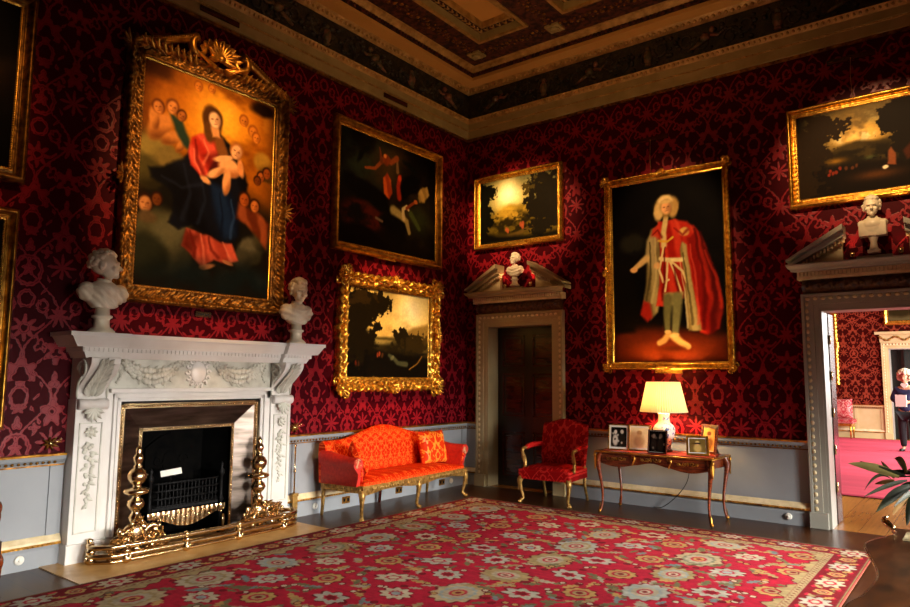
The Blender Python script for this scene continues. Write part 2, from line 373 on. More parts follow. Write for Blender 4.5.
class Paint:
    def __init__(s, w, h, step, base):
        s.nx = int(round(w/step))+1; s.ny = int(round(h/step))+1; s.w = w; s.h = h
        s.X, s.Y = np.meshgrid(np.linspace(0, w/h, s.nx), np.linspace(0, 1, s.ny))
        s.C = np.zeros((s.ny, s.nx, 3)); s.C[:] = hexc(base)
        s.ar = w/h; s.sd = 1
        s.wx = fbm(s.X*9, s.Y*9, 71)-.5; s.wy = fbm(s.X*9+40, s.Y*9, 72)-.5
    def mix(s, m, col, al=1.0):
        c = hexc(col) if isinstance(col, str) else col
        m = (np.clip(m, 0, 1)*al)[..., None]; s.C = s.C*(1-m)+c*m
    def blob(s, cx, cy, rx, ry, col, ang=0, soft=.35, al=1.0, wob=.03, shade=None):
        X = s.X+s.wx*wob; Y = s.Y+s.wy*wob
        c, n = math.cos(math.radians(ang)), math.sin(math.radians(ang))
        u = ((X-cx)*c+(Y-cy)*n)/rx; v = (-(X-cx)*n+(Y-cy)*c)/ry
        d = np.sqrt(u*u+v*v); m = 1-sstep(1-soft, 1+soft, d)
        s.mix(m, col, al)
        if shade:   # modelling inside the painted form, as painted
            s.mix(m*sstep(-.2, 1.0, u*.6-v*.8), shade, .8*al)
    def glow(s, cx, cy, r, col, al=1.0, ry=None):
        d = ((s.X-cx)/r)**2+((s.Y-cy)/(ry or r))**2; s.mix(np.exp(-d*1.4), col, al)
    def poly(s, pts, col, soft=.008, al=1.0, wob=.02, folds=None, fdir=0.0, ff=60):
        X = s.X+s.wx*wob; Y = s.Y+s.wy*wob
        d = np.full(X.shape, 1e9); ins = np.zeros(X.shape, bool); n = len(pts)
        for i in range(n):
            x0, y0 = pts[i]; x1, y1 = pts[(i+1) % n]; ex, ey = x1-x0, y1-y0
            t = np.clip(((X-x0)*ex+(Y-y0)*ey)/(ex*ex+ey*ey+1e-12), 0, 1)
            d = np.minimum(d, np.hypot(X-x0-t*ex, Y-y0-t*ey))
            c = (y0 > Y) != (y1 > Y)
            with np.errstate(divide='ignore', invalid='ignore'):
                xi = (x1-x0)*(Y-y0)/(y1-y0+1e-12)+x0
            ins ^= c & (X < xi)
        sd = np.where(ins, d, -d); m = sstep(-soft, soft, sd); s.mix(m, col, al)
        if folds:
            ph = (X*math.cos(fdir)+Y*math.sin(fdir))*ff+6*fbm(X*5, Y*3, 31)
            s.mix(m*sstep(.1, .9, .5+.5*np.sin(ph)), folds, .7*al)
        return m
    def line(s, pts, w, col, al=1.0, soft=.5, wob=.01):
        X = s.X+s.wx*wob; Y = s.Y+s.wy*wob; m = np.zeros(X.shape); k = len(pts)-1
        for i in range(k):
            x0, y0 = pts[i]; x1, y1 = pts[i+1]; ex, ey = x1-x0, y1-y0
            t = np.clip(((X-x0)*ex+(Y-y0)*ey)/(ex*ex+ey*ey+1e-12), 0, 1)
            ww = (w[0]+(w[1]-w[0])*(i+t)/k) if isinstance(w, tuple) else w
            m = np.maximum(m, 1-sstep(1-soft, 1+soft, np.hypot(X-x0-t*ex, Y-y0-t*ey)/ww))
        s.mix(m, col, al)
    def clouds(s, col, cx, cy, rx, ry, f=6, al=.8, lo=.4, hi=.65, sd=5):
        e = 1-sstep(.5, 1.1, np.hypot((s.X-cx)/rx, (s.Y-cy)/ry))
        s.mix(e*sstep(lo, hi, fbm(s.X*f, s.Y*f*1.4, sd)), col, al)
    def leaves(s, cx, cy, rx, ry, col, f=40, al=1.0, cover=.45, sd=9):
        e = 1-np.hypot((s.X-cx)/rx, (s.Y-cy)/ry)
        n = fbm(s.X*f, s.Y*f, sd, 3)*.5+fbm(s.X*f*.3, s.Y*f*.3, sd+3, 2)*.7-.6
        s.mix(sstep(0.0, .16, e+n*2.2+(cover-.5)*.7), col, al)
    def face(s, cx, cy, r, skin, hair, ang=0, dark='#3a1408'):
        s.blob(cx, cy+r*.25, r*1.15, r*1.25, hair, ang, .25, wob=.004)
        s.blob(cx, cy, r*.85, r*1.08, skin, ang, .25, wob=.003)
        c, n = math.cos(math.radians(ang)), math.sin(math.radians(ang))
        for dx, dy, w, h, a in ((-.35, .15, .20, .11, .5), (.35, .15, .20, .11, .5), (.08, -.12, .12, .26, .22), (0, -.52, .26, .09, .35), (.55, -.2, .35, .8, .3)):
            s.blob(cx+(dx*c-dy*n)*r, cy+(dx*n+dy*c)*r, w*r, h*r, dark, ang, .6, a, wob=0)
    def grain(s, a=.12):
        n = fbm(s.X*70, s.Y*70, 91, 3)*.6+fbm(s.X*14, s.Y*9, 95, 3)*.4
        s.C = s.C*(1+(n[..., None]-.5)*2*a)

def paint_holy():
    # generic standing robed figure with infant among clouds
    p = Paint(1.51, 2.19, .0075, '#1c120a')
    p.poly([(0,.45),(.69,.45),(.69,1),(0,1)], '#8a4a0a', .12)
    p.glow(.36, .80, .30, '#e89018'); p.glow(.37, .83, .16, '#ffc53a', .9)
    p.glow(.16, .92, .14, '#a05a10', .8)
    p.clouds('#6a3204', .35, .85, .5, .4, 5, .75, .45, .7); p.clouds('#3a1a04', .1, 1.0, .45, .09, 4, .9, .2, .6)
    p.clouds('#f0a838', .45, .9, .25, .15, 9, .5, .5, .7, 8)
    p.blob(.62, .955, .07, .035, '#1a0c04', 0, .4)
    # lower shade and cloud banks
    p.poly([(0,0),(.69,0),(.69,.42),(.5,.5),(.2,.52),(0,.66)], '#12100c', .08)
    for cx, cy, rx, ry, c, sh in ((.07,.60,.09,.09,'#8a7a3a','#2a2410'), (.15,.57,.07,.06,'#7a6a34','#221c0c'), (.04,.50,.07,.07,'#4a4420','#15120a'),
            (.10,.24,.11,.12,'#4a4a30','#161610'), (.17,.21,.10,.13,'#5a5a40','#141610'), (.05,.14,.10,.10,'#24281c','#0c0e0a'),
            (.58,.23,.07,.065,'#565440','#161810'), (.53,.18,.06,.05,'#3a3a2c','#101210'), (.63,.69,.06,.05,'#a07a28','#4a2c0a'), (.66,.63,.05,.04,'#5a4418','#2a1808'), (.64,.3,.06,.06,'#3c3a26','#141410')):
        p.blob(cx, cy, rx, ry, c, 0, .3, 1, .04, sh)
    # small putti, left top
    for x, y, a, rx, ry in ((.09,.715,-35,.045,.075), (.15,.68,-55,.028,.06), (.19,.655,-30,.016,.04), (.06,.74,10,.022,.05)):
        p.blob(x, y, rx, ry, '#c8823a', a, .3, 1, .01, '#5a2c0c')
    p.poly([(.12,.80),(.19,.77),(.23,.70),(.25,.63),(.20,.66),(.16,.72)], '#24382a', .012)
    p.face(.075, .795, .026, '#c8803a', '#5a2c10', 15); p.face(.14, .815, .028, '#d08840', '#6a3814', -10); p.face(.185,.79,.022,'#a86428','#4a2408',-20)
    for x, y, r in ((.26,.955,.02), (.33,.965,.018), (.51,.865,.024), (.565,.825,.026), (.585,.80,.022)):
        p.face(x, y, r, '#c87a26', '#8a4a12')
    # dark mantle
    p.poly([(.28,.72),(.20,.60),(.12,.545),(.05,.52),(.06,.48),(.12,.46),(.16,.42),(.17,.35),(.15,.30),(.20,.27),(.26,.30),(.33,.28),(.40,.25),(.47,.245),(.51,.30),(.50,.38),(.54,.48),(.55,.56),(.52,.62),(.45,.72),(.38,.77)], '#07070c', .012, 1, .03, '#10131f', .7, 34)
    p.poly([(.34,.52),(.44,.50),(.50,.40),(.49,.30),(.43,.27),(.38,.36)], '#0c1a38', .03, .9, .02, '#182c50', .4, 44)
    # rose skirt under the mantle
    p.poly([(.24,.28),(.33,.27),(.42,.245),(.47,.25),(.51,.17),(.45,.145),(.38,.16),(.33,.12),(.28,.15),(.22,.20)], '#a03a28', .01, 1, .02, '#d8624a', .35, 70)
    p.poly([(.22,.20),(.28,.16),(.30,.26),(.24,.27)], '#4a140c', .02, .8)
    p.blob(.35, .125, .035, .012, '#b87a50', 10); p.blob(.45,.15,.03,.010,'#b87a50',-20)
    # sleeve, bodice
    p.poly([(.28,.735),(.24,.71),(.225,.64),(.24,.58),(.29,.54),(.33,.55),(.35,.62),(.40,.70),(.38,.74),(.33,.75)], '#b82c1c', .010, 1, .015, '#f0644a', .8, 60)
    p.poly([(.30,.64),(.36,.55),(.40,.60),(.38,.68)], '#5c1410', .02, .7)
    p.poly([(.34,.76),(.40,.75),(.43,.68),(.40,.62),(.37,.68)], '#7a4a20', .012)
    p.blob(.32, .53, .03, .018, '#e8a868', -30)
    for pts, w, c, al in (([(.26,.70),(.27,.62),(.31,.56)], .012, '#6a120c', .7), ([(.30,.72),(.33,.66),(.31,.60)], .008, '#ff9a78', .5), ([(.25,.66),(.26,.60),(.29,.56)], .007, '#f88870', .5), ([(.26,.27),(.29,.2),(.28,.16)], .010, '#5c140c', .7), ([(.35,.26),(.37,.2),(.40,.17)], .010, '#5c140c', .7),
            ([(.31,.27),(.33,.2),(.34,.14)], .008, '#f08c70', .5), ([(.42,.25),(.45,.2),(.47,.16)], .008, '#f08c70', .5), ([(.20,.58),(.24,.45),(.22,.32)], .012, '#1c2234', .6), ([(.30,.52),(.32,.42),(.29,.32)], .010, '#1c2438', .6), ([(.10,.50),(.2,.47),(.30,.5)], .010, '#20263a', .5), ([(.46,.46),(.48,.38),(.46,.28)], .008, '#2c4878', .6), ([(.40,.48),(.42,.38),(.41,.28)], .008, '#081024', .7)):
        p.line(pts, (w*.5, w), c, al, .9, .03)
    # head with veil
    p.blob(.34, .815, .052, .075, '#4a2c10', 12, .2, 1, .01); p.blob(.33,.76,.03,.05,'#5a3816',15,.3)
    p.poly([(.33,.80),(.375,.80),(.385,.745),(.345,.74)], '#d89858', .008)
    p.face(.352, .822, .036, '#f4c490', '#40240e', 14)
    # infant
    p.blob(.44, .615, .060, .045, '#f0b070', -15, .25, 1, .01, '#9a5424'); p.blob(.37,.575,.05,.02,'#f0b478',35,.3,1,.01,'#a05a28'); p.blob(.43,.54,.022,.06,'#eaa866',-5,.3,1,.01,'#94501f')
    p.blob(.405,.655,.05,.014,'#f0b478',20,.3); p.blob(.50,.63,.018,.05,'#d89050',20,.3); p.face(.475, .70, .033, '#f0b880', '#a8682c', -15)
    # attendants right, left
    p.poly([(.50,.46),(.56,.44),(.62,.42),(.68,.38),(.67,.26),(.60,.31),(.54,.36),(.49,.38)], '#5a240e', .015, 1, .02, '#a0522a', .2, 60)
    for x, y, r, c in ((.53,.475,.03,'#a0501c'), (.59,.455,.027,'#c07030'), (.62,.61,.022,'#a85a20'), (.655,.635,.024,'#8a4414'), (.60,.585,.02,'#6a340e'), (.04,.355,.032,'#c88a50'), (.09,.385,.024,'#6a3814')):
        p.face(x, y, r, c, '#2c1408')
    p.blob(.05,.305,.04,.03,'#5a4a30',0,.4); p.clouds('#101a1c', .45, .04, .45, .14, 5, .9, .2, .6, 12); p.clouds('#2a3030', .5, .1, .2, .06, 9, .5, .4, .7, 14)
    p.grain(); return p
def paint_eagle():
    p = Paint(1.87, 1.48, .0085, '#0a0705')
    p.clouds('#20281a', .3, .8, .5, .35, 4, .9, .3, .7); p.clouds('#2c1e10', .7, .6, .6, .5, 4, .9, .35, .75, 6)
    p.clouds('#4a1408', .28, .27, .32, .16, 5, .95, .3, .6, 7); p.clouds('#2a220e', 1.0, .25, .4, .25, 5, .8, .3, .7, 8)
    p.glow(.60, .72, .22, '#3a2c14', .8); p.glow(1.02,.36,.16,'#2a3418',.8)
    p.poly([(.05,.62),(.18,.60),(.35,.58),(.55,.50),(.62,.36),(.5,.34),(.35,.40),(.2,.42),(.05,.5)], '#050303', .02, 1, .05)
    p.poly([(.72,.60),(.80,.72),(.92,.78),(1.05,.76),(1.0,.64),(.88,.58),(.80,.48),(.72,.5)], '#040303', .02, 1, .05)
    p.poly([(.46,.28),(.55,.36),(.68,.38),(.82,.32),(.88,.22),(.74,.20),(.6,.20),(.5,.22)], '#060505', .02, 1, .04)
    p.poly([(.52,.66),(.57,.72),(.62,.66),(.64,.54),(.60,.48),(.54,.52)], '#8a3010', .012, 1, .02, '#c85a20', .3, 60)
    p.line([(.74,.72),(.72,.62),(.74,.52)], (.022,.03), '#8a2410'); p.blob(.74,.70,.022,.03,'#c03a1c'); p.line([(.70,.88),(.71,.76)], (.01,.02), '#6a5030')
    p.line([(.30,.70),(.42,.72),(.50,.80),(.56,.86),(.62,.82),(.70,.88)], (.012,.026), '#7a3c18'); p.blob(.56,.83,.05,.05,'#6a2c10',20); p.blob(.545,.86,.02,.02,'#b86a30'); p.line([(.50,.80),(.47,.92)], (.02,.006), '#5a2c14')
    p.poly([(1.0,.62),(1.06,.70),(1.12,.72),(1.16,.64),(1.10,.56),(1.02,.54)], '#8a7034', .015, 1, .05, '#b89a50', .5, 60)
    p.line([(.66,.39),(.76,.36),(.84,.32),(.88,.22)], (.045,.02), '#9a8c50'); p.line([(.80,.34),(.79,.42),(.84,.46),(.87,.43)], (.022,.011), '#c8b880')
    p.line([(.84,.44),(.92,.50),(.98,.54)], (.016,.012), '#7a3414'); p.blob(.97,.53,.03,.02,'#a85a24'); p.line([(.90,.40),(.98,.32),(1.02,.28)], (.03,.02), '#3c4a20')
    p.line([(.44,.28),(.52,.26)], .012, '#6a5844'); p.line([(.76,.20),(.79,.15)], .008, '#050505'); p.line([(.80,.18),(.82,.14)], .006, '#050505')
    for x, y, a in ((.3,.86,30), (.85,.86,-20), (.92,.83,-30), (.24,.8,60)): p.blob(x, y, .07, .025, '#060705', a, .5)
    p.poly([(0,.0),(0,.14),(.3,.20),(.6,.06),(.7,0)], '#070303', .03); p.grain(.15); return p
def paint_lake():
    p = Paint(1.54, 1.15, .0065, '#0c0804')
    p.poly([(0,.42),(1.34,.42),(1.34,1),(0,1)], '#dcb858', .05)
    p.glow(1.0, .78, .42, '#ffe69a', .9, .36); p.glow(1.05, .82, .20, '#fff6cc', .8); p.glow(1.2, .99, .3, '#6a6a50', .6); p.glow(.62,.95,.2,'#7c6c3c',.7)
    p.clouds('#a48848', .9, .62, .5, .22, 3, .5, .45, .7); p.clouds('#c8a04c', .7, .5, .3, .12, 5, .7, .4, .6, 3)
    p.poly([(.95,.54),(1.05,.60),(1.14,.62),(1.34,.66),(1.34,.40),(.9,.42)], '#7a6028', .03, .9); p.poly([(.4,.46),(.62,.47),(.9,.46),(1.34,.42),(1.34,.30),(.4,.30)], '#4c401c', .02)
    p.poly([(.42,.435),(.70,.43),(.64,.37),(.46,.38)], '#9a8440', .015, .9)
    p.clouds('#1a1408', .9, .3, .6, .14, 7, .9, .3, .6, 21)
    p.leaves(.87, .46, .14, .13, '#1c1608', 30, 1, .55); p.leaves(1.12, .38, .22, .12, '#2a200c', 26, 1, .5, 15); p.leaves(1.26,.46,.12,.10,'#3a2c10',30,.9,.5,16)
    p.poly([(0,0),(1.34,0),(1.34,.22),(1.0,.27),(.6,.28),(.3,.36),(0,.40)], '#0e0a05', .03, .92)
    p.line([(.66,.26),(.74,.22),(.80,.17),(.95,.16)], (.02,.03), '#4a4c30', .8); p.line([(.72,.24),(.70,.22)], .02, '#6c6a44', .7); p.line([(1.0,.1),(1.15,.18),(1.22,.26)], .008, '#6a4c1c')
    p.poly([(0,.0),(.3,0),(.34,.5),(.2,.66),(0,.7)], '#0a0703', .06)
    p.line([(.23,.16),(.24,.5),(.23,.72),(.30,.86)], (.03,.014), '#120a04'); p.line([(.24,.5),(.36,.68)], (.014,.006), '#120a04'); p.line([(.10,.2),(.09,.9)], (.022,.012), '#120a04')
    for cx, cy, rx, ry, cv in ((.22,.84,.30,.20,.55), (.08,.72,.20,.26,.45), (.46,.80,.18,.14,.50), (.54,.86,.12,.08,.45), (.30,.66,.13,.10,.32), (.43,.57,.11,.06,.22), (.33,.40,.14,.12,.55), (.12,.40,.2,.2,.6)):
        p.leaves(cx, cy, rx, ry, '#161005', 34, 1, cv, int(cx*100)+3)
    p.leaves(.2,.9,.25,.1,'#3a280c',40,.5,.2,55)
    for x, y, c in ((.47,.26,'#7a2c14'), (.50,.27,'#8a3a1c'), (.55,.25,'#4a2c14'), (.14,.16,'#5a2010'), (.18,.15,'#3c2010')): p.blob(x, y, .014, .03, c, 0, .4, .9)
    p.grain(.14); return p
def paint_pale_sky():
    p = Paint(1.33, .95, .0065, '#0c0a04')
    p.poly([(0,.5),(1.4,.5),(1.4,1),(0,1)], '#6a6438', .1); p.glow(.55, .72, .36, '#ffe878', 1, .30); p.glow(.54, .74, .22, '#fffbd8', 1, .22); p.glow(.8,.97,.2,'#4c4c30',.6)  # near-white patch blended into the sky
    p.poly([(.1,.0),(1.4,0),(1.4,.52),(1.0,.58),(.7,.54),(.56,.58),(.42,.52),(.25,.44),(.1,.4)], '#5a4a12', .04, .95)
    p.glow(.52,.50,.26,'#d8b43a',.8,.10); p.clouds('#a8882a', .6, .42, .45, .16, 8, .9, .35, .6); p.clouds('#1e1806', .6, .28, .6, .22, 7, .95, .35, .6, 31); p.clouds('#c8a030',.66,.42,.2,.1,12,.7,.4,.6,33)
    p.line([(.45,.05),(.7,.10),(.95,.20)], (.05,.02), '#5a4418', .8)
    for a in ((.07,.75,.16,.22), (.04,.55,.16,.3), (.16,.83,.10,.10), (.05,.3,.2,.3)): p.leaves(*a, '#0a0a04', 30, 1, .6, int(a[0]*90)+2)
    p.line([(1.1,.1),(1.07,.6),(1.0,.8)], (.03,.012), '#0c0804')
    for a in ((1.12,.86,.26,.16,.55), (.94,.80,.14,.14,.35), (1.26,.72,.2,.26,.65), (1.2,.4,.3,.3,.75), (.86,.70,.08,.05,.3)): p.leaves(*a[:4], '#17130a' if a[0] > 1 else '#3c3212', 32, 1, a[4], int(a[0]*70)+1)
    for x, y in ((.50,.19), (.53,.17), (.76,.24), (.79,.20), (.80,.25)): p.blob(x, y, .022, .038, '#a04a28', 0, .4, .85)
    p.poly([(0,0),(1.4,0),(1.4,.08),(.9,.06),(.4,.1),(0,.2)], '#090703', .05); p.grain(.14); return p
def paint_peer():
    p = Paint(1.43, 2.31, .0075, '#030202')
    p.clouds('#080503', .4, .6, .5, .5, 4, .8, .4, .7); p.clouds('#1c1a12', .12, .66, .09, .07, 14, .9, .3, .6)
    p.poly([(0,0),(.62,0),(.62,.14),(.3,.18),(0,.19)], '#4a1606', .04); p.glow(.3,.06,.3,'#8a3008',.7,.06); p.poly([(0,.16),(.12,.17),(.16,.30),(.12,.46),(0,.48)], '#060402', .02)
    # mantle, white lined
    p.poly([(.36,.75),(.46,.72),(.52,.62),(.57,.46),(.60,.26),(.58,.17),(.52,.14),(.48,.15),(.43,.40),(.40,.58)], '#7a0f0a', .010, 1, .02, '#c42c1c', .18, 60)
    p.poly([(.49,.66),(.55,.5),(.60,.26),(.58,.17),(.55,.17),(.54,.4)], '#3c0805', .03, .7)
    p.poly([(.36,.68),(.42,.62),(.44,.48),(.49,.16),(.42,.165),(.40,.40),(.37,.55),(.33,.62)], '#7c6a3a', .008, 1, .015, '#b4a468', .1, 90)
    p.poly([(.27,.74),(.23,.73),(.20,.62),(.195,.44),(.18,.32),(.22,.23),(.26,.27),(.29,.5)], '#6a5c34', .010, 1, .015, '#a89860', .15, 80)
    p.poly([(.18,.34),(.16,.26),(.20,.22),(.23,.24),(.22,.32)], '#8a1a10', .012)
    # coat and cape
    p.poly([(.27,.765),(.37,.765),(.41,.70),(.385,.6),(.41,.42),(.40,.335),(.34,.35),(.30,.30),(.25,.305),(.27,.42),(.28,.6)], '#8a140c', .008, 1, .01, '#cc3a24', .25, 70)
    p.poly([(.28,.76),(.24,.73),(.22,.66),(.26,.66),(.30,.70)], '#b0301c', .01); p.poly([(.36,.765),(.43,.745),(.47,.69),(.44,.66),(.38,.68)], '#a82416', .01, 1, .01, '#d84c30', .4, 60)
    p.line([(.315,.78),(.30,.70),(.30,.63)], (.014,.016), '#c8b070'); p.line([(.27,.66),(.32,.65),(.35,.67)], .006, '#c89a30'); p.line([(.28,.56),(.33,.55),(.40,.545)], .012, '#d8c88c')
    for a in ([(.30,.62),(.27,.50),(.29,.43),(.32,.44)], [(.33,.55),(.36,.46),(.39,.36)], [(.32,.55),(.31,.45),(.30,.38)], [(.34,.54),(.40,.48),(.42,.42)]): p.line(a, .006, '#d0bc80')
    p.blob(.41,.695,.026,.022,'#c8a858',0,.3,.9,.03); p.line([(.235,.66),(.22,.58),(.25,.52)], (.03,.022), '#96865a')
    p.line([(.20,.57),(.16,.54),(.13,.52)], (.02,.012), '#b89a60'); p.blob(.125,.515,.022,.014,'#c8985c'); p.blob(.255,.525,.018,.018,'#c8985c')
    for pts, w, c, al in (([(.46,.70),(.50,.52),(.51,.34),(.50,.17)], .012, '#4a0604', .8), ([(.49,.68),(.545,.5),(.56,.32),(.55,.16)], .014, '#3c0504', .8), ([(.44,.62),(.47,.44),(.475,.30),(.47,.2)], .008, '#e0503a', .5),
            ([(.52,.58),(.57,.42),(.59,.28)], .010, '#b02c1c', .6), ([(.405,.58),(.43,.40),(.44,.2)], .007, '#4c401e', .8), ([(.385,.56),(.41,.38),(.415,.18)], .005, '#d8cc98', .6), ([(.22,.66),(.215,.48),(.20,.34)], .008, '#3c3418', .8), ([(.25,.68),(.25,.5),(.23,.32)], .006, '#b8a870', .6),
            ([(.31,.62),(.30,.50),(.285,.34)], .008, '#4a0806', .7), ([(.35,.52),(.365,.42),(.37,.35)], .008, '#4a0806', .7), ([(.36,.72),(.40,.68),(.43,.70)], .008, '#6a0c08', .7), ([(.24,.70),(.27,.72),(.29,.68)], .007, '#5c0a06', .7)):
        p.line(pts, (w*.5, w), c, al, .9, .03)
    # legs, shoes
    p.poly([(.29,.37),(.40,.37),(.385,.31),(.30,.30)], '#7c6c40', .01, 1, .01, '#a8965c', .6, 90)
    p.line([(.315,.34),(.31,.26),(.31,.17)], (.026,.014), '#5c5a34'); p.line([(.365,.34),(.36,.25),(.35,.15)], (.030,.016), '#6c6a40')
    p.line([(.315,.15),(.29,.12),(.26,.105)], (.018,.015), '#b88c48'); p.line([(.345,.14),(.38,.105),(.415,.082)], (.02,.014), '#d0a458'); p.blob(.315,.165,.02,.01,'#c8a060'); p.blob(.35,.145,.02,.01,'#d8b068')
    p.glow(.34,.075,.10,'#200802',.6,.02)
    # wig and face
    p.blob(.315, .845, .066, .062, '#8a6c34', 0, .25, 1, .03); p.blob(.272,.82,.026,.05,'#c8a868',0,.3,1,.03); p.blob(.36,.825,.026,.052,'#b08c4c',0,.3,1,.03); p.blob(.315,.88,.045,.025,'#dcc080',0,.3,1,.03)
    p.face(.318, .835, .032, '#e0a468', '#a88850', 4); p.blob(.318,.868,.03,.010,'#c8a868',0,.4,1,.02)
    p.grain(.12); return p
def paint_pastoral():
    p = Paint(1.38, .93, .0065, '#090604')
    p.poly([(.1,.5),(1.4,.5),(1.4,1),(.1,1)], '#5a4c28', .12); p.glow(.66,.70,.34,'#e0a83c',1,.24); p.glow(.62,.66,.22,'#ffd478',.9,.12); p.glow(.80,.86,.2,'#8a8458',.7,.12)
    p.clouds('#5c4a28', .75, .82, .5, .3, 4, .8, .45, .65); p.clouds('#fff0b0',.6,.64,.25,.1,7,.6,.45,.6,3)
    p.poly([(.3,.5),(.5,.58),(.62,.60),(.8,.56),(1.4,.6),(1.4,.3),(.3,.3)], '#3c3014', .03); p.clouds('#1a1408', .7, .43, .5, .14, 8, .95, .3, .6, 5)
    p.glow(.40,.40,.12,'#a8741c',.7,.04); p.glow(.74,.38,.07,'#4c5a34',.6,.03)
    p.poly([(0,0),(1.46,0),(1.46,.24),(1.0,.34),(.5,.35),(.2,.36),(0,.5)], '#120b06', .04, .95); p.glow(.80,.18,.26,'#5a3414',.8,.06)
    p.line([(.19,.30),(.20,.48),(.26,.62),(.34,.70)], (.02,.010), '#1c1006')
    for a in ((.36,.76,.22,.15,.45), (.20,.82,.2,.18,.4), (.10,.6,.16,.24,.6), (.28,.50,.10,.10,.6), (.08,.25,.16,.3,.7)): p.leaves(*a[:4], '#20160a', 30, 1, a[4], int(a[0]*80)+3)
    for a in ((1.05,.80,.2,.26,.5), (.92,.72,.12,.10,.35), (1.25,.7,.25,.35,.7), (1.2,.45,.3,.2,.6)): p.leaves(*a[:4], '#150f08', 30, 1, a[4], int(a[0]*80)+5)
    p.poly([(.90,.27),(.98,.26),(.98,.38),(.95,.46),(.92,.42)], '#8a4a28', .012, .9); p.blob(.88,.245,.028,.02,'#e8d8b0'); p.poly([(1.05,.4),(1.15,.5),(1.2,.3),(1.08,.3)], '#4a2010', .02, .8)
    for x, y in ((.34,.29), (.37,.26), (.40,.27), (.44,.31), (.50,.30), (.56,.29), (.60,.31), (.33,.25)): p.blob(x, y, .016, .022, '#8a2c18' if x < .45 else '#5a3018', 0, .4, .85)
    p.grain(.14); return p
def paint_dim(w, h, seed, warm):
    p = Paint(w, h, .02, '#070504'); p.clouds('#1c150b', p.ar*.6, .6, p.ar*.6, .5, 4, .9, .3, .7, seed); p.glow(p.ar*.9, .55, .12, warm, .4); p.grain(.15); return p
